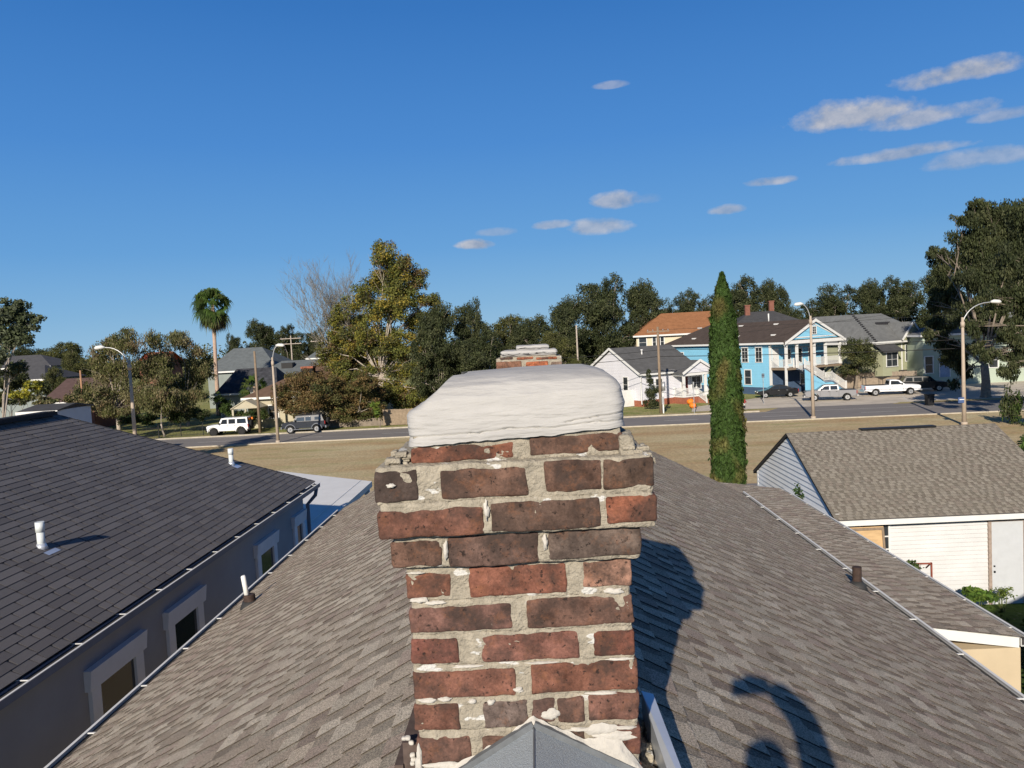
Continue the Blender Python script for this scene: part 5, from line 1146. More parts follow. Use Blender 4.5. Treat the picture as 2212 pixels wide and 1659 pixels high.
b = MB(); lap(b, (-.3, -1.15, 0), X_, -Y_, [(0, 1.4), (2.9, 1.4), (2.9, 4.7), (0, 4.7)], .18, .02); b.box((-.3, -1.14, 1.4), (2.6, -.02, 4.7)); b.build('bay', M_sage, sg_)
b = MB(); slab(b, [(-.8, -1.8, 4.5), (3.0, -1.8, 4.5), (2.8, -.0, 5.6), (-.5, -.0, 5.6)]); b.build('bay_roof', M_dg, sg_)
b = MB(); b.box((7.5, -.3, .3), (9.2, -.05, es-.6)); b.build('porch_recess', mat('dark_recess_panel', (.04, .04, .045), .7), sg_)  # flat near-black box stands in for the porch recess
# pale green house in the oak's shade
M_pg = mat('pale_green_siding', (.36, .42, .34), .8, .05, 1)
t, rf, w, e, rz = hiphouse('pale_green_house', 'pale green house in the shade of the huge oak at the right edge', 1988, 2440, 712, 668, 96, M_pg, M_gr2, 6, 0, wins=((.03, .25, .9, 2.0), (.34, .3, 1, 1.8), (.48, .3, 1.0, 1.8)))
door(t, (0, .48, 0), X_, -Y_, w*.10, 1.0, 1.2, 2.6, mat('pale_blue_door', (.25, .32, .45), .6))
# --- left side houses
M_brnroof = roofmat('brown_cottage_roof', (.115, .075, .055)); M_crw = mat('pale_yellow_wall', (.42, .38, .28), .8, .08, 2)
t, rf, w, e, rz = hiphouse('cottage', 'low cream cottage with a brown hip roof and white chimney behind the parked cars', 520, 830, 852, 793, 84, M_crw, M_brnroof, 9, 0, wins=((.18, .3, 1, 1.4), (.42, .3, 1, 1.4), (.7, .3, 1, 1.4), (.86, .3, .9, 1.4)), ridge_frac=(.42, .66))
b = MB(); A = aY(655, 792, 86); B = aY(679, 792, 86); b.box((A.x-t.location.x, 1.2, e), (B.x-t.location.x, 2.4, A.z-.2)); b.build('chimney', M_whitea, rf)
b = MB(); b.box((A.x-t.location.x-.06, 1.14, A.z-.2), (B.x-t.location.x+.06, 2.46, A.z+.02)); b.build('chimney_top', M_redbr, rf)
b = MB(); slab(b, [(-.4, -2.2, e-1.0), (1.2, -2.2, e-.1), (1.2, .4, e-.1), (-.4, .4, e-1.0)], .1); slab(b, [(2.8, -2.2, e-1.0), (1.2, -2.2, e-.1), (1.2, .4, e-.1), (2.8, .4, e-1.0)], .1); b.poly([(-.3, -2.1, e-1.05), (2.7, -2.1, e-1.05), (1.2, -2.1, e-.25)]); b.build('porch_roof', M_crw, t)
b = MB()
for x in (-.2, 1.2, 2.6): b.box((x-.1, -2.1, 0), (x+.1, -1.9, e-1.1))
b.build('porch_post', M_crw, t)
M_sl = roofmat('blue_grey_slate', (.125, .14, .145)); M_wgrey = mat('grey_green_wall', (.22, .25, .24), .85, .1, 1)
hiphouse('slate_house', 'large house with a blue-grey hip roof, right behind the palm trunk', 438, 600, 800, 752, 118, M_wgrey, M_sl, 14, 0, ridge_frac=(.2, .6))
t, rf, w, e, rz = hiphouse('slate_house', 'long low building with a blue-grey roof and a dark roof box, behind the cottage', 540, 745, 812, 778, 106, M_wgrey, M_sl, 12, 0, ridge_frac=(.2, .6))
b = MB(); A = aY(615, 795, 108); b.box((A.x-t.location.x-.8, 3, e+.6), (A.x-t.location.x+.8, 4.4, A.z+.7)); b.build('roof_box', M_black, rf)
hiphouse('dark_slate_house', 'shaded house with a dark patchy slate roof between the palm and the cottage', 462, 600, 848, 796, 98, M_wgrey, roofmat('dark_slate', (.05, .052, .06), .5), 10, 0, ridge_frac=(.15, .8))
t, rf, w, e, rz = hiphouse('distant_house', 'distant cream house with a grey hip roof and brick chimney on the left skyline', 660, 738, 772, 747, 150, M_cream, M_sl, 10, 0, wins=((.4, .6, 1.2, 1.8), (.7, .6, 1.2, 1.8)), ridge_frac=(.35, .7))
b = MB(); b.box((w*.68, 4.5, rz-.6), (w*.68+.8, 5.3, rz+1.4)); b.build('chimney', M_chb, rf)
M_red = roofmat('red_tile_roof', (.30, .065, .035)); hiphouse('red_roofed_house', 'house with a bright red tiled roof half hidden behind the willow', 290, 352, 785, 762, 135, M_chb, M_red, 9, 0, gable=True)
M_mar = roofmat('maroon_roof', (.10, .065, .06)); hiphouse('long_shed', 'long low building with a plain maroon-brown roof at the left', 84, 205, 868, 818, 92, M_chb, M_mar, 12, 0, gable=True)
hiphouse('dark_roofed_house', 'nearer of two dark-roofed houses with white fascias at the far left', -60, 98, 822, 792, 105, M_wgrey, roofmat('far_dark_roof', (.08, .08, .085)), 10, 0, ridge_frac=(.2, .7))
hiphouse('dark_roofed_house', 'farther of two dark-roofed houses at the far left, behind trees', -90, 110, 795, 770, 128, M_wgrey, roofmat('far_dark_roof', (.08, .08, .085)), 10, 0, ridge_frac=(.2, .7))
hiphouse('white_shed', 'small white gabled shed peeping over the left end of the dark roof', 34, 124, 888, 874, 58, mat('bluish_white_wall', (.40, .46, .54), .8, .05, 1), M_dg, 5, 0, wins=((.72, .55, .5, .5),), gable=True, ov=.2, cat='shed')
# --- fences
def board_fence(name, label, A, B, h, m, bw=.15, posts=2.4, cat='fence', gap=.012):
    A = Vector(A); B = Vector(B); t = empty(name, A, math.atan2(B.y-A.y, B.x-A.x), label, cat); L = (B-A).length
    b = MB(); x = 0; r = random.Random(len(label))
    while x < L: b.box((x, -.012, .05), (x+bw-gap, .012, h+r.uniform(-.03, .03))); x += bw
    b.build('boards', m, t); b = MB(); b.box((0, .013, h*.25), (L, .06, h*.25+.08)); b.box((0, .013, h*.8), (L, .06, h*.8+.08)); b.build('rail', m, t)
    x = 0
    while x <= L: b = MB(); b.box((x-.05, .061, 0), (x+.05, .16, h+.05)); b.build('post', m, t); x += posts
    return t
board_fence('wooden_fence', 'weathered grey board fence between the turquoise house and the sage green house', (38.3, 99, 0), (47.5, 97, 0), 1.9, mat('grey_boards', (.26, .21, .16), .9, .25, 3))
board_fence('wooden_fence', 'bare wooden fence by the kerb, just left of the near chimney crown', (-16.2, 80.5, 0), (-11.5, 80.2, 0), 1.7, mat('bare_boards', (.26, .20, .14), .9, .25, 3))
board_fence('red_fence', 'short red-brown board fence at the foot of the cypress beside the garage', (8.2, 30.9, 0), (5.6, 33.4, 0), 1.3, mat('red_boards', (.13, .045, .035), .9, .25, 3))
wd = empty('wooden_shed', (46, 101, 0), .2, 'small bare-wood gabled shed behind the grey board fence', 'shed')
b = MB(); b.prism([(-2.1, 0), (2.1, 0), (2.1, 2.0), (0, 3.4), (-2.1, 2.0)], 0, 3); b.build('wall', mat('raw_pine', (.52, .33, .16), .85, .15, 3, stretch=(5, 5, .5)), wd); b = MB(); slab(b, [(-2.4, -.1, 1.85), (0, -.1, 3.5), (0, 3.1, 3.5), (-2.4, 3.1, 1.85)], .06); slab(b, [(2.4, -.1, 1.85), (0, -.1, 3.5), (0, 3.1, 3.5), (2.4, 3.1, 1.85)], .06); b.build('roof', mat('raw_pine', (.5, .3, .15)), wd)
ifn = empty('iron_fence', (-47, 79.6, 0), 0, 'low black iron railing fence along the verge left of the white vehicle', 'fence')
b = MB()
for k in range(95): b.bar((k*.15, 0, 0), (k*.15, 0, 1.15), .02)
b.bar((0, 0, .15), (14.2, 0, .15), .03); b.bar((0, 0, 1.0), (14.2, 0, 1.0), .03); b.build('bars', M_black, ifn)
for k in range(7): b = MB(); b.bar((k*2.37, 0, 0), (k*2.37, 0, 1.35), .07); b.build('post', M_black, ifn)
# low wall by the kerb
b = MB(); b.box((0, 0, 0), (7, .3, .75)); b.box((-.02, -.02, .75), (7.02, .32, .82)); o = b.build('low_wall', mat('stained_wall', (.20, .165, .13), .9, .35, 3)); o.location = (-22.2, 81.0, 0); tag(o, 'low stained masonry wall under the brown trees behind the dark four-wheel drive', 'wall')

# ------------------------------------------------------------------ lamp posts, poles, wires
M_lamp = mat('weathered_lamp_post', (.40, .33, .26), .7, .12, 2)
def lamp(label, base, h, arm, thick=.15, hd=None):
    t = empty('street_lamp', base, 0, label, 'street lamp', 'tall curved-arm street lamps along the avenue')
    b = MB(); b.tube([(0, 0, 0), (0, 0, h*.5), (0, 0, h)], [thick, thick*.78, thick*.58], 12); b.build('post', M_lamp, t)
    b = MB(); b.tube([(0, 0, 0), (0, 0, .25)], [thick*1.5, thick*1.4], 12); b.tube([(0, 0, h-.75), (0, 0, h-.35)], [thick*.9, thick*.9], 12); b.build('collar', M_lamp, t)
    sg = 1 if arm > 0 else -1; L = abs(arm); b = MB(); pts = []
    for i in range(9): a = i/8*math.pi/2; pts.append((sg*L*.8*(1-math.cos(a)), 0, h-.7+1.75*math.sin(a)))
    pts.append((sg*L, 0, h+1.08)); b.tube(pts, .045, 7); b.build('arm', M_metal, t)
    b = MB(); M = Matrix.Translation((sg*L, 0, h+1.07)); b.tube([(sg*(L-.35), 0, h+1.08), (sg*(L-.1), 0, h+1.10), (sg*(L+.3), 0, h+1.06), (sg*(L+.45), 0, h+1.04)], [.07, .15, .15, .05], 10); b.build('lamp_head', mat('lamp_head_grey', (.62, .62, .60), .5), t)
    return t
p = aY(285, 860, 58); lamp('leftmost street lamp, thick post with its arm bent left over the willow', (p.x, 58, 0), aY(278, 778, 58).z, -2.15, .17)
p = gr(601, 957); lamp('street lamp at the kerb between the two parked four-wheel drives', (p.x, p.y, 0), aY(590, 772, p.y).z, .75, .15)
p = gr(1757, 905); lamp('street lamp in front of the turquoise house and the silver pickup', (p.x, p.y, 0), aY(1753, 682, p.y).z, -.95, .16)
p = gr(2083, 918); l4 = lamp('rightmost street lamp, with a small blue sign and its arm to the right', (p.x, p.y, 0), aY(2088, 685, p.y).z, 2.5, .17)
q = aY(2076, 864, p.y); b = MB(); b.box((q.x-p.x-.28, -.14, q.z-.22), (q.x-p.x+.25, -.10, q.z+.22)); b.build('sign', mat('blue_sign', (.06, .10, .22), .5), l4)
b = MB(); b.box((q.x-p.x-.2, -.155, q.z+.02), (q.x-p.x+.17, -.141, q.z+.08)); b.build('sign_stripe', M_white, l4)
def pole(name, label, base, h, arm=1.4, r=.15, arms=2, m=None, tr=False):
    t = empty(name, base, 0, label, 'utility pole'); b = MB(); b.tube([(0, 0, 0), (0, 0, h)], [r, r*.68], 10); b.build('post', m or M_wood, t)
    for k in range(arms): b = MB(); b.box((-arm, -.16, h-.55-k*.9), (arm, -.05, h-.42-k*.9)); b.build('crossarm', m or M_wood, t)
    if arms:
        b = MB()
        for k in range(arms):
            for x in (-arm*.9, -arm*.45, arm*.45, arm*.9): b.tube([(x, -.1, h-.42-k*.9), (x, -.1, h-.25-k*.9)], [.05, .03], 6)
        b.build('insulator', M_metal, t)
    if tr: b = MB(); b.tube([(.35, 0, h-6.6), (.35, 0, h-5.7)], .2, 10); b.box((-.05, -.1, h-8), (.35, .1, h-7.2)); b.build('meter_box', M_metal, t)
    return t
p = gr(1428, 893); hp = aY(1417, 706, p.y).z; P1_ = Vector((p.x, p.y, hp)); pole('utility_pole', 'leaning wooden utility pole with crossarms before the small pale house', (p.x, p.y, 0), hp, 1.15, .17, 1, tr=True)
b = MB(); b.box((p.x+.19, p.y-.06, 0), (p.x+.32, p.y+.06, 2.1)); tag(b.build('marker_post', M_white), 'short pale marker strip standing against the foot of the wooden utility pole', 'marker')
p = aY(562, 935, 79.5); pole('utility_pole', 'plain grey-brown pole without crossarms left of the second lamp post', (p.x, 79.5, 0), aY(562, 758, 79.5).z, r=.16, arms=0)
p = aY(182, 905, 76); pole('utility_pole', 'thin reddish wooden pole before the willow at the left', (p.x, 76, 0), aY(175, 800, 76).z, r=.12, arms=0, m=mat('red_wood_pole', (.34, .19, .11), .9, .2, 3))
p = aY(1247, 750, 95); pole('utility_pole', 'pale pole top rising out of the trees left of the small pale house', (p.x, 95, 0), aY(1247, 702, 95).z, r=.13, arms=0, m=M_barkl)
p = aY(630, 760, 130); pole('utility_pole', 'far crossarm pole left of the distant cream house', (p.x, 130, 0), aY(630, 725, 130).z, 1.8, .14, 2, M_barkl)
p = aY(697, 770, 125); pole('utility_pole', 'far crossarm pole in front of the distant cream house', (p.x, 125, 0), aY(697, 730, 125).z, 1.8, .14, 1, M_barkl)
p = aY(345, 760, 110); pole('utility_pole', 'thin leaning dark pole top above the red roof', (p.x, 110, 0), aY(347, 720, 110).z, r=.12, arms=0)
def wire(label, A, B, sag, r=.02):
    A = Vector(A); B = Vector(B); pts = [A.lerp(B, i/24)-Vector((0, 0, sag*4*(i/24)*(1-i/24))) for i in range(25)]; b = MB(); b.tube(pts, r, 5, cap=False)
    tag(b.build('power_line', mat('black_cable', (.02, .02, .02), .7)), label, 'cable', 'overhead cables')
PX = P1_.x; PYy = P1_.y
end = aY(2215, 745, 88)
wire('upper black cable running right from the wooden pole past the turquoise house', (PX, PYy, aY(1423, 756, PYy).z), (62, 70, aY(1423, 756, PYy).z+.3), .5, .028)
wire('lower black cable running right from the wooden pole past the turquoise house', (PX, PYy, aY(1423, 770, PYy).z), (62, 70, aY(1423, 770, PYy).z-.2), .4, .035)
wire('black cable sagging left from the wooden pole over the small pale house', (PX, PYy, aY(1423, 756, PYy).z), (-16, 100, aY(1423, 756, PYy).z), .6, .025)
wire('lower black cable running left from the wooden pole over the small pale house', (PX, PYy, aY(1423, 770, PYy).z), (-16, 100, aY(1423, 770, PYy).z-.1), .7, .028)
wire('thin cable high above the turquoise roof toward the right-hand oak', (PX, PYy, hp-.3), (64, 74, hp+.6), .5, .015)
wire('thin cable sloping over the turquoise roof ridge', tuple(aY(1560, 722, 92)), tuple(aY(2110, 648, 92)), .3, .015)
# ------------------------------------------------------------------ hydrant, signs, pumpkins, bin
p = gr(1607, 882); hy = empty('fire_hydrant', (p.x, p.y, 0), 0, 'fire hydrant with red top and white barrel on the verge right of the cypress', 'hydrant')
b = MB(); b.tube([(0, 0, 0), (0, 0, .06), (0, 0, .3)], [.2, .13, .13], 12); b.build('base', M_black, hy)
b = MB(); b.tube([(0, 0, .3), (0, 0, .72)], [.15, .15], 12); b.build('barrel', M_white, hy)
b = MB(); b.tube([(0, 0, .72), (0, 0, .86), (0, 0, .98), (0, 0, 1.06)], [.2, .19, .12, .04], 12); b.cyl((-.26, 0, .66), .08, .52, 8, 'x'); b.cyl((0, -.24, .62), .09, .2, 8, 'y'); b.build('cap', mat('hydrant_red', (.35, .03, .03), .5), hy)
def signpost(vx, vy, lab, h=2.6, sz=(.35, .45), m=None, Y=None):
    p = gr(vx, vy); t = empty('sign_post', (p.x, p.y, 0), 0, lab, 'sign'); b = MB(); b.bar((0, 0, 0), (0, 0, h), .06); b.build('post', M_metal, t); b = MB(); b.box((-sz[0]/2, -.05, h-sz[1]), (sz[0]/2, -.031, h)); b.build('sign_plate', m or M_metal, t)
signpost(1650, 872, 'sign on a thin metal post at the kerb before the black saloon', 3.3, (.3, .45), mat('dark_sign', (.12, .14, .17), .5))
signpost(1500, 893, 'thin sign post at the kerb before the porch steps of the small pale house', 3.2, (.12, .3))
def pumpkin(vx, vy, lab, s):
    p = gr(vx, vy); V = []; F = []; n = 24; m_ = 12; t = empty('pumpkin', (p.x, p.y, 0), 0, lab, 'pumpkin', 'orange pumpkins by the porch steps')
    for j in range(m_+1):
        f = math.pi*j/m_
        for k in range(n): a = 2*math.pi*k/n; q = s*math.sin(f)*(1+.07*math.cos(a*8)); V.append((q*math.cos(a), q*math.sin(a), s*.8-s*.8*math.cos(f)))
    for j in range(m_):
        for k in range(n): F.append((j*n+k, j*n+(k+1) % n, (j+1)*n+(k+1) % n, (j+1)*n+k))
    np_mesh('body', np.array(V), np.array(F), mat('pumpkin_orange', (.75, .20, .02), .6, .1, 5), t, smooth=True); b = MB(); b.tube([(0, 0, s*1.5), (.03, 0, s*1.85)], [.06, .04], 6); b.build('stalk', M_wood, t)
pumpkin(1492, 874, 'upper orange pumpkin leaning on the stair rail of the small pale house', .42)
pumpkin(1497, 882, 'lower orange pumpkin on the grass at the stair foot of the small pale house', .38)
p = gr(2008, 876); bn = empty('wheelie_bin', (p.x, p.y, 0), 0, 'black wheeled rubbish bin at the edge of the lot under the oak shade', 'bin')
b = MB(); b.prism([(-.28, .08), (.28, .08), (.34, 1.05), (-.34, 1.05)], -.3, .3); b.build('body', M_black, bn); b = MB(); b.box((-.37, -.34, 1.051), (.37, .34, 1.12)); b.build('lid', M_black, bn)
for x in (-.25, .25): b = MB(); b.cyl((x-.04, .3, .1), .1, .08, 10, 'x'); b.build('wheel', M_black, bn)
b = MB(); b.box((0, 0, 0), (.5, .25, .9)); b.box((-.03, -.03, .9), (.53, .28, .98))
p = gr(1617, 866); 

# ------------------------------------------------------------------ vehicles
def wheelset(t, xs, hw, r, rim, w=.22):
    for x in xs:
        for sg in (-1, 1):
            b = MB(); y = sg*(hw-w/2)
            b.tube([(x, y-w/2, r), (x, y-w/2+.03, r), (x, y+w/2-.03, r), (x, y+w/2, r)], [r*.9, r, r, r*.9], 20); wh_ = b.build('wheel', mat('tyre_rubber', (.018, .018, .018), .9), t)
            b = MB(); yo = sg*(hw+.004); b.tube([(x, yo-sg*.03, r), (x, yo, r)], [r*.62, r*.60], 16); b.build('rim', rim, wh_)
            b = MB()
            for k in range(5): a = k*2*math.pi/5; b.bar((x, yo+sg*.006, r), (x+math.cos(a+.5)*r*.5, yo+sg*.006, r+math.sin(a+.5)*r*.5), .03, .02)
            b.build('hub', M_black, wh_)
def arch(x, r, n=8, rev=False):
    pts = [(x+r*math.cos(math.pi*k/n), .0+r*math.sin(math.pi*k/n)) for k in range(n+1)]; return pts
def bodyprof(top, wheels, R_, zb, r):
    """top: list (x,z) front->rear over the top; wheels xs front->rear; returns closed profile, arches cut"""
    pr = list(top); 
    for x in sorted(wheels, reverse=(top[-1][0] > top[0][0])):
        for k in range(9):
            a = math.pi*k/8; s = 1 if top[-1][0] > top[0][0] else -1; z = r+R_*math.sin(a)
            pr.append((x+s*R_*math.cos(a), max(z-.0, zb)))
    return pr
def shell(b, prof, hw, ins=.05, e=.06):
    n = len(prof); cx = sum(p[0] for p in prof)/n; cz = sum(p[1] for p in prof)/n
    def ring(y, k): return [((x-cx)*(1-k*.03)+cx, y, (z-cz)*(1-k*.07)+cz) for x, z in prof]
    rings = [ring(-hw, 1), ring(-hw+e*.35, .3), ring(-hw+e, 0), ring(hw-e, 0), ring(hw-e*.35, .3), ring(hw, 1)]
    b.poly(rings[0]); b.poly(rings[-1][::-1])
    for a, c in zip(rings, rings[1:]):
        for k in range(n): b.poly([a[k], a[(k+1) % n], c[(k+1) % n], c[k]], smooth=False)
def cabin(b, prof, w0, w1):
    """prof quad-ish list of (x,z); half width shrinks from w0 at lowest to w1 at highest"""
    z0 = min(p[1] for p in prof); z1 = max(p[1] for p in prof); hw = lambda z: w0+(w1-w0)*(z-z0)/(z1-z0)
    A = [(x, -hw(z), z) for x, z in prof]; B = [(x, hw(z), z) for x, z in prof]; b.poly(A); b.poly(B[::-1])
    n = len(prof)
    for k in range(n): b.poly([A[k], B[k], B[(k+1) % n], A[(k+1) % n]])
    return hw
def sidepanes(t, quads, hw, mglass, off=.008, th_=.01, inv=False):
    for q in quads:
        for sg in (-1, 1):
            b = MB(); P = [(x, sg*(hw(z)+off), z) for x, z in q]; Q = [(x, sg*(hw(z)-.01), z) for x, z in q]; b.poly(P); n = len(q)
            for k in range(n): b.poly([P[k], P[(k+1) % n], Q[(k+1) % n], Q[k]])
            b.build('side_window', mglass, t)
def cross(t, name, P0, P1, w0, w1, m, off):
    """glass panel across the car between profile points P0 (low) and P1 (high)"""
    b = MB(); (x0, z0), (x1, z1) = P0, P1; d = Vector((x1-x0, 0, z1-z0)).normalized(); n = Vector((d.z, 0, -d.x))*off
    b.poly([Vector((x0, -w0, z0))+n, Vector((x0, w0, z0))+n, Vector((x1, w1, z1))+n, Vector((x1, -w1, z1))+n]); b.poly([Vector((x0, -w0, z0)), Vector((x0, w0, z0)), Vector((x0, w0, z0))+n, Vector((x0, -w0, z0))+n]); b.build(name, m, t)
def paint(name, c, rough=.3, metal=0): return mat(name, c, rough, .03, 2, metal=metal, spec=.4, coat=.25)
M_cg = mat('car_glass', (.02, .025, .03), .06, .1, 2, spec=.8); M_chrome = mat('bright_rim', (.55, .55, .55), .3, .1, 3, metal=.7); M_headl = mat('lamp_lens', (.7, .7, .68), .2, .05, 2); M_tail = mat('tail_lens', (.30, .015, .01), .3)
# x axis: front at -x (vehicle faces -x)
def lights(t, xf, xr, z, hw, zr=None, ws=.22, hs=.16):
    zr = zr or z
    for sg in (-1, 1):
        b = MB(); b.box((xf-.03, min(sg*(hw-.08), sg*(hw-.08-ws)), z-hs/2), (xf+.05, max(sg*(hw-.08), sg*(hw-.08-ws)), z+hs/2)); b.build('headlight', M_headl, t)
        b = MB(); b.box((xr-.04, min(sg*(hw+.006), sg*(hw-.12)), zr-.16), (xr+.03, max(sg*(hw+.006), sg*(hw-.12)), zr+.16)); b.build('tail_light', M_tail, t)
def bumpers(t, xf, xr, z, hw, m, h=.2):
    for x, s in ((xf, -1), (xr, 1)):
        b = MB(); b.box((min(x, x+s*.14), -hw, z-h/2), (max(x, x+s*.14), hw, z+h/2)); b.build('bumper', m, t)
def mirrors(t, x, z, hw, m):
    for sg in (-1, 1): b = MB(); b.box((x, min(sg*hw, sg*(hw+.2)), z), (x+.1, max(sg*hw, sg*(hw+.2)), z+.16)); b.build('mirror', m, t)
def handles(t, xs, z, hw, m):
    for x in xs:
        for sg in (-1, 1): b = MB(); b.box((x, min(sg*hw, sg*(hw+.03)), z), (x+.16, max(sg*hw, sg*(hw+.03)), z+.035)); b.build('door_handle', m, t)
def seams(t, xs, z0, z1, hw):
    for x in xs:
        for sg in (-1, 1): b = MB(); b.box((x, min(sg*(hw-.01), sg*(hw+.004)), z0), (x+.02, max(sg*(hw-.01), sg*(hw+.004)), z1)); b.build('door_seam', M_black, t)
# white boxy off-roader
def offroader(pos, rot):
    t = empty('parked_car', pos, rot, 'white boxy off-roader parked at the kerb, spare wheel on its back', 'car'); m = paint('white_car_paint', (.80, .80, .79)); hw = .80
    b = MB(); top = [(-2.15, .62), (-2.15, 1.02), (-2.05, 1.10), (-.95, 1.17), (2.1, 1.17), (2.15, .62)]; shell(b, bodyprof(top, (-1.45, 1.45), .50, .5, .42), hw, e=.08); b.build('body', m, t)
    b = MB(); pr = [(-.95, 1.13), (-.62, 1.80), (2.02, 1.82), (2.12, 1.13)]; hwf = cabin(b, pr, hw-.06, hw-.14); b.build('cabin', m, t)
    sidepanes(t, [[(-.72, 1.22), (-.50, 1.68), (-.02, 1.70), (-.02, 1.22)], [(.12, 1.22), (.12, 1.70), (.82, 1.70), (.82, 1.22)], [(1.0, 1.22), (1.0, 1.70), (1.90, 1.70), (1.95, 1.22)]], hwf, M_cg)
    cross(t, 'windscreen', (-.93, 1.2), (-.66, 1.74), .66, .62, M_cg, -.02); cross(t, 'rear_window', (2.12, 1.25), (2.05, 1.7), .5, .5, M_cg, .02)
    wheelset(t, (-1.45, 1.45), .90, .42, M_black, .26)
    for x in (-1.45, 1.45):
        for sg in (-1, 1):
            b = MB(); pts = [(x+.58*math.cos(a), sg*.84, .42+.58*math.sin(a)) for a in [math.pi*(k/10) for k in range(11)]]; b.tube(pts, .055, 6); b.build('fender_flare', m if False else M_black if False else m, t)
    b = MB(); b.tube([(2.17, -.1, 1.1), (2.40, -.1, 1.1)], [.40, .40], 20); b.build('spare_wheel', mat('tyre_rubber', (.018, .018, .018)), t)
    b = MB(); b.box((2.15, .3, 1.5), (2.3, .6, 1.72)); b.build('orange_ornament', mat('orange_plastic', (.8, .2, .02), .6), t)
    bumpers(t, -2.15, 2.15, .62, .78, M_black, .22); mirrors(t, -.85, 1.2, .78, M_black); handles(t, (-.15, .7), 1.02, hw, M_black); seams(t, (-.75, .04, .92), .58, 1.15, hw); lights(t, -2.16, 2.15, .92, .78, .95)
    return t
p = gr(490, 942); offroader((p.x, p.y+1.0, 0), R(2))
def darksuv(pos, rot):
    t = empty('parked_car', pos, rot, 'dark four-wheel drive with a roof rack, parked right of the second lamp post', 'car'); m = paint('dark_car_paint', (.022, .027, .038)); hw = .88
    b = MB(); top = [(-2.2, .6), (-2.22, .98), (-2.0, 1.12), (-1.05, 1.20), (2.12, 1.20), (2.2, .95), (2.18, .6)]; shell(b, bodyprof(top, (-1.35, 1.35), .46, .5, .40), hw, e=.12); b.build('body', m, t)
    b = MB(); pr = [(-1.05, 1.16), (-.78, 1.68), (1.85, 1.74), (2.10, 1.16)]; hwf = cabin(b, pr, hw-.06, hw-.16); b.build('cabin', m, t)
    b = MB(); pr = [(-.82, 1.69), (-.8, 1.76), (1.86, 1.80), (1.88, 1.73)]; cabin(b, pr, hw-.16, hw-.2); b.build('roof_panel', mat('dark_roof_panel', (.05, .055, .065), .4), t)
    sidepanes(t, [[(-.80, 1.24), (-.62, 1.60), (.10, 1.62), (.10, 1.24)], [(.22, 1.24), (.22, 1.62), (.78, 1.62), (.78, 1.24)], [(1.15, 1.3), (1.15, 1.60), (1.7, 1.62), (1.85, 1.3)]], hwf, mat('bright_car_glass', (.05, .065, .08), .08, spec=.8))
    cross(t, 'windscreen', (-1.03, 1.22), (-.80, 1.64), .74, .68, M_cg, -.02)
    wheelset(t, (-1.35, 1.35), .95, .40, M_chrome, .26)
    for x in (-1.35, 1.35):
        for sg in (-1, 1): b = MB(); b.tube([(x+.53*math.cos(a), sg*.90, .40+.53*math.sin(a)) for a in [math.pi*(k/10) for k in range(11)]], .06, 6); b.build('fender_flare', mat('grey_plastic', (.14, .15, .17), .5), t)
    b = MB()
    for sg in (-1, 1): b.bar((-1.0, sg*.93, .42), (1.0, sg*.93, .42), .14, .07)
    b.build('side_step', mat('grey_plastic', (.14, .15, .17)), t)
    b = MB()
    for sg in (-1, 1): b.bar((-.5, sg*.62, 1.93), (1.75, sg*.62, 1.93), .04)
    for x in (-.5, .25, 1.0, 1.75): b.bar((x, -.62, 1.93), (x, .62, 1.93), .04); b.bar((x, -.62, 1.76), (x, -.62, 1.93), .03); b.bar((x, .62, 1.76), (x, .62, 1.93), .03)
    b.build('roof_rack', M_black, t)
    b = MB(); b.tube([(2.2, 0, 1.05), (2.45, 0, 1.05)], [.38, .38], 20); b.build('spare_wheel', mat('tyre_rubber', (.018, .018, .018)), t)
    bumpers(t, -2.2, 2.18, .58, .86, mat('grey_plastic', (.14, .15, .17)), .22); mirrors(t, -.85, 1.22, .86, M_black); handles(t, (.05,), 1.08, hw, M_black); seams(t, (-.75, .28, .9), .55, 1.18, hw); lights(t, -2.2, 2.18, .92, .85, 1.0)
    return t
p = gr(655, 936); darksuv((p.x, p.y+1.0, 0), R(2))
def sedan(pos, rot):
    t = empty('parked_car', pos, rot, 'black saloon car parked in front of the turquoise house', 'car'); m = paint('black_car_paint', (.008, .008, .010)); hw = .88
    top = [(-2.35, .45), (-2.36, .68), (-2.1, .82), (-1.1, .97), (1.5, 1.02), (2.25, .98), (2.35, .7), (2.32, .4)]
    b = MB(); shell(b, bodyprof(top, (-1.40, 1.38), .38, .3, .33), hw, e=.16); b.build('body', m, t)
    b = MB(); pr = [(-1.12, .95), (-.45, 1.36), (-.1, 1.43), (.65, 1.43), (1.1, 1.32), (1.75, .99)]; hwf = cabin(b, pr, hw-.08, hw-.28); b.build('cabin', m, t)
    sidepanes(t, [[(-.75, 1.02), (-.35, 1.30), (.15, 1.34), (.15, 1.02)], [(.25, 1.02), (.25, 1.34), (.8, 1.33), (1.2, 1.04)]], hwf, M_cg)
    cross(t, 'windscreen', (-1.08, .99), (-.45, 1.36), .74, .64, M_cg, -.02); cross(t, 'rear_window', (1.66, 1.04), (1.12, 1.33), .72, .62, M_cg, .02)
    wheelset(t, (-1.40, 1.38), .90, .33, M_chrome, .2); mirrors(t, -.75, .98, .85, M_black); handles(t, (0, .95), .85, hw, M_chrome); seams(t, (-.85, .2, 1.15), .35, .95, hw); lights(t, -2.33, 2.31, .7, .85, .8, .3, .12)
    b = MB(); b.box((2.33, -.26, .62), (2.36, .26, .76)); b.build('number_plate', M_white, t)
    return t
p = gr(1683, 859); sedan((p.x, p.y+.9, 0), R(-6))
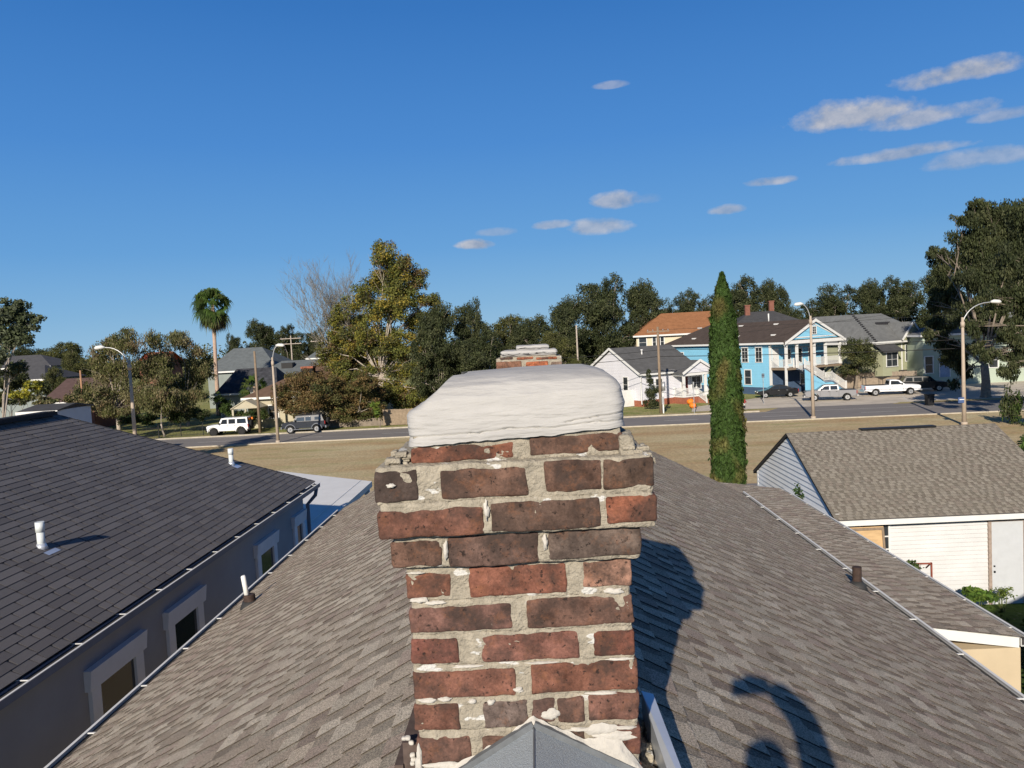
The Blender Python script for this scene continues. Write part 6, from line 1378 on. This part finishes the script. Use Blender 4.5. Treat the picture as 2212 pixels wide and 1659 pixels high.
def pickup(pos, rot, label, col, rack=False, crew=True, rimm=None, metal=0, L=5.3):
    t = empty('pickup_truck', pos, rot, label, 'pickup truck'); m = paint(label[:6].strip()+'_truck_paint', col, .35, metal); hw = .90; f = L/5.3
    top = [(-2.6*f, .55), (-2.62*f, 1.0), (-2.45*f, 1.10), (-1.35*f, 1.18), (.85*f, 1.16), (2.6*f, 1.16), (2.62*f, .6)]
    b = MB(); shell(b, bodyprof(top, (-1.65*f, 1.65*f), .47, .45, .38), hw, e=.12); b.build('body', m, t)
    xe = .85 if crew else .35
    b = MB(); pr = [(-1.4, 1.13), (-.72, 1.66), (-.45, 1.72), (xe-.1, 1.72), (xe, 1.13)]; hwf = cabin(b, pr, hw-.07, hw-.20); b.build('cabin', m, t)
    if crew: qs = [[(-1.0, 1.2), (-.62, 1.58), (-.15, 1.62), (-.15, 1.2)], [(-.03, 1.2), (-.03, 1.62), (xe-.2, 1.62), (xe-.14, 1.2)]]
    else: qs = [[(-1.0, 1.2), (-.62, 1.58), (xe-.2, 1.62), (xe-.14, 1.2)]]
    sidepanes(t, qs, hwf, M_cg); cross(t, 'windscreen', (-1.36, 1.18), (-.74, 1.66), .74, .66, M_cg, -.02); cross(t, 'rear_window', (xe, 1.22), (xe-.08, 1.6), .66, .6, M_cg, .02)
    b = MB(); b.box(((xe+.12), -.76, 1.163), (2.5*f, .76, 1.168)); b.build('load_bed', M_black, t)
    wheelset(t, (-1.65*f, 1.65*f), .93, .38, rimm or M_chrome, .24); bumpers(t, -2.6*f, 2.62*f, .55, .86, M_chrome, .18); mirrors(t, -1.0, 1.2, .86, M_black); handles(t, (-.3, .5) if crew else (.0,), 1.0, hw, M_black); seams(t, (-1.1, -.1, xe-.05) if crew else (-1.1, xe-.05), .5, 1.12, hw); lights(t, -2.6*f, 2.61*f, .88, .88, .92)
    b = MB(); b.box((-2.66*f, -.5, .75), (-2.62*f, .5, 1.0)); b.build('grille', M_black, t)
    b = MB(); b.box((2.63*f, -.26, .72), (2.66*f, .26, .86)); b.build('number_plate', M_white, t)
    if rack:
        b = MB()
        for sg in (-1, 1):
            b.bar((-1.2, sg*.7, 2.05), (2.5*f, sg*.7, 2.05), .05)
            for x in (1.0, 2.5*f): b.bar((x, sg*.72, 1.15), (x, sg*.7, 2.05), .05)
            b.bar((-1.2, sg*.7, 2.05), (-1.6, sg*.7, 1.8), .04)
        for x in (-1.0, .2, 1.0, 2.5*f): b.bar((x, -.7, 2.05), (x, .7, 2.05), .05)
        b.build('ladder_rack', M_black, t)
    return t
p = gr(1800, 866); pickup((p.x, p.y+.9, 0), R(-14), 'silver crew-cab pickup parked beside the street lamp, seen from its right rear', (.24, .24, .25), metal=.2)
p = gr(1932, 854); pickup((p.x, p.y+.9, 0), R(172), 'white single-cab work pickup with a dark ladder rack, facing right', (.72, .73, .75), True, False, L=5.9)
def suv(pos, rot, lab, name='parked_car'):
    t = empty(name, pos, rot, lab, 'car'); m = paint('black_car_paint', (.008, .008, .010)); hw = .95
    top = [(-2.4, .5), (-2.42, .98), (-2.2, 1.08), (-1.2, 1.15), (2.2, 1.18), (2.35, .9), (2.35, .5)]
    b = MB(); shell(b, bodyprof(top, (-1.5, 1.45), .45, .4, .38), hw, e=.14); b.build('body', m, t)
    b = MB(); pr = [(-1.25, 1.12), (-.65, 1.72), (1.9, 1.76), (2.3, 1.14)]; hwf = cabin(b, pr, hw-.07, hw-.2); b.build('cabin', m, t)
    sidepanes(t, [[(-.85, 1.2), (-.52, 1.62), (.1, 1.64), (.1, 1.2)], [(.22, 1.2), (.22, 1.64), (1.05, 1.64), (1.05, 1.2)], [(1.2, 1.2), (1.2, 1.64), (1.8, 1.64), (2.0, 1.22)]], hwf, M_cg)
    cross(t, 'windscreen', (-1.22, 1.17), (-.67, 1.68), .78, .7, M_cg, -.02); wheelset(t, (-1.5, 1.45), .97, .38, M_chrome, .24); lights(t, -2.4, 2.33, .85, .93, .95); mirrors(t, -.9, 1.2, .9, M_black); bumpers(t, -2.4, 2.35, .5, .9, M_black)
    return t
p = gr(2005, 848); suv((p.x+.5, p.y+2.2, 0), R(165), 'black estate car in deep shade behind the white work pickup')

# ------------------------------------------------------------------ far-off wood along the horizon
V, F, K = leafcloud([(x, 310+((x*7) % 40), 3+((x*13) % 5)*.8, 22, 12, 6+((x*11) % 4)) for x in range(-290, 300, 16)], 26000, 1.3, OAK+OLV, 500, up=.4, shell=.4)
o = np_mesh('far_woods', V, F, M_leaf, None, K); tag(o, 'continuous far-off belt of dark trees along the horizon', 'woods', kind='stuff')

# ------------------------------------------------------------------ photographer behind the camera (only the shadow shows)
def sh_pt(vx, vy, y):
    """point at world y whose shadow falls on the roof at that pixel"""
    P = onroof(vx, vy); t = (y-P.y)/SUN[1]; return P+Vector(SUN)*t
pe_ = empty('person', (.2, -.55, RZ), 0, 'person in dark clothes standing on the roof ridge, holding up a phone', 'person')
hand = sh_pt(1634, 1478, -.02); wr = sh_pt(1664, 1480, -.06); el = sh_pt(1735, 1548, -.22); shd = sh_pt(1815, 1672, -.42); hd = sh_pt(1662, 1692, -.48)
def skin(name, pts, edges, rads, m, parent, sub=2):
    me = bpy.data.meshes.new(name); me.from_pydata([tuple(p) for p in pts], edges, []); o = bpy.data.objects.new(name, me); C.objects.link(o)
    o.modifiers.new('skin', 'SKIN'); ss = o.modifiers.new('sub', 'SUBSURF'); ss.levels = sub; ss.render_levels = sub
    for i, r_ in enumerate(rads): me.skin_vertices[0].data[i].radius = (r_, r_) if not isinstance(r_, tuple) else r_
    me.skin_vertices[0].data[0].use_root = True; me.materials.append(m); o.parent = parent; o.matrix_parent_inverse = Matrix.Translation(-Vector(parent.location)); return o
nk = Vector((hd.x+.02, -.52, hd.z-.24)); ch = Vector((nk.x+.02, -.56, nk.z-.18)); pv = Vector((.22, -.62, ch.z-.42))
sR = Vector((nk.x+.19, -.54, nk.z-.07)); sL = Vector((nk.x-.18, -.58, nk.z-.08))
eL = Vector((sL.x-.10, -.40, sL.z-.26)); wL = Vector((sL.x+.02, -.2, sL.z-.12))
leg = pv.z-(RZ-.12)
kR = Vector((pv.x+.13, -.45, pv.z-leg*.5)); fR = Vector((pv.x+.16, -.55, RZ-.10-RP*abs(pv.x+.16)+.13)); kL = Vector((pv.x-.30, -.45, pv.z-leg*.5)); fL = Vector((pv.x-.42, -.55, RZ-RP*abs(pv.x-.42)+.06))
pts = [pv, ch, nk, sR, el, wr, sL, eL, wL, pv+Vector((.10, 0, -.08)), kR, fR, pv+Vector((-.10, 0, -.08)), kL, fL, Vector((hd.x, hd.y, hd.z-.12))]
ed = [(0, 1), (1, 2), (1, 3), (3, 4), (4, 5), (1, 6), (6, 7), (7, 8), (0, 9), (9, 10), (10, 11), (0, 12), (12, 13), (13, 14), (2, 15)]
skin('body', pts, ed, [(.15, .11), (.15, .11), .055, .085, .075, .052, .06, .045, .03, .09, .06, .045, .09, .06, .045, .055], mat('dark_clothing', (.05, .055, .07), .9), pe_)
out = ([], [], []); rbox((hd.x, hd.y, hd.z), (.078, .098, .118), .074, 6, 6, 6, .003, 5, (1, 1, 1), out); o = np_mesh('head', np.array(out[0]), np.array(out[1]), mat('skin', (.45, .28, .20), .6), pe_, smooth=True); o.matrix_parent_inverse = Matrix.Translation(-Vector(pe_.location))
for nm_, w0, dd in (('hand', wr, 1), ('hand', wL, 0)):
    pal_ = hand.copy() if dd else wL+Vector((.05, .08, .03))
    pts = [w0, w0.lerp(pal_, .6)]; ed = [(0, 1)]; rd = [.038, .040]
    ax_ = (pal_-w0).normalized(); sd2 = ax_.cross(Vector((0, 1, 0))).normalized()
    for k in range(5):
        o0 = len(pts); off = sd2*((k-2)*.016); L = (.05, .075, .08, .072, .055)[k]; b0 = pts[1]+off+ax_*.02
        pts += [b0, b0+ax_*L*.5+Vector((0, .01, 0)), b0+ax_*L*.9+Vector((0, .028, 0))]; ed += [(1, o0), (o0, o0+1), (o0+1, o0+2)]; rd += [.013, .011, .009]
    skin(nm_, pts, ed, rd, mat('skin', (.45, .28, .20)), pe_, 1)
b = MB(); M = Matrix.Translation(hand+Vector((-.035, .03, 0))); b.box((-.085, -.028, -.036), (.085, -.020, .042), M); tag(b.build('phone', M_black), 'black phone held up in landscape position by the person on the roof', 'phone')
for o in bpy.data.objects:
    if o.name.startswith('phone'): o.location = (0, -.035, 0)
sc.render.engine = 'CYCLES'
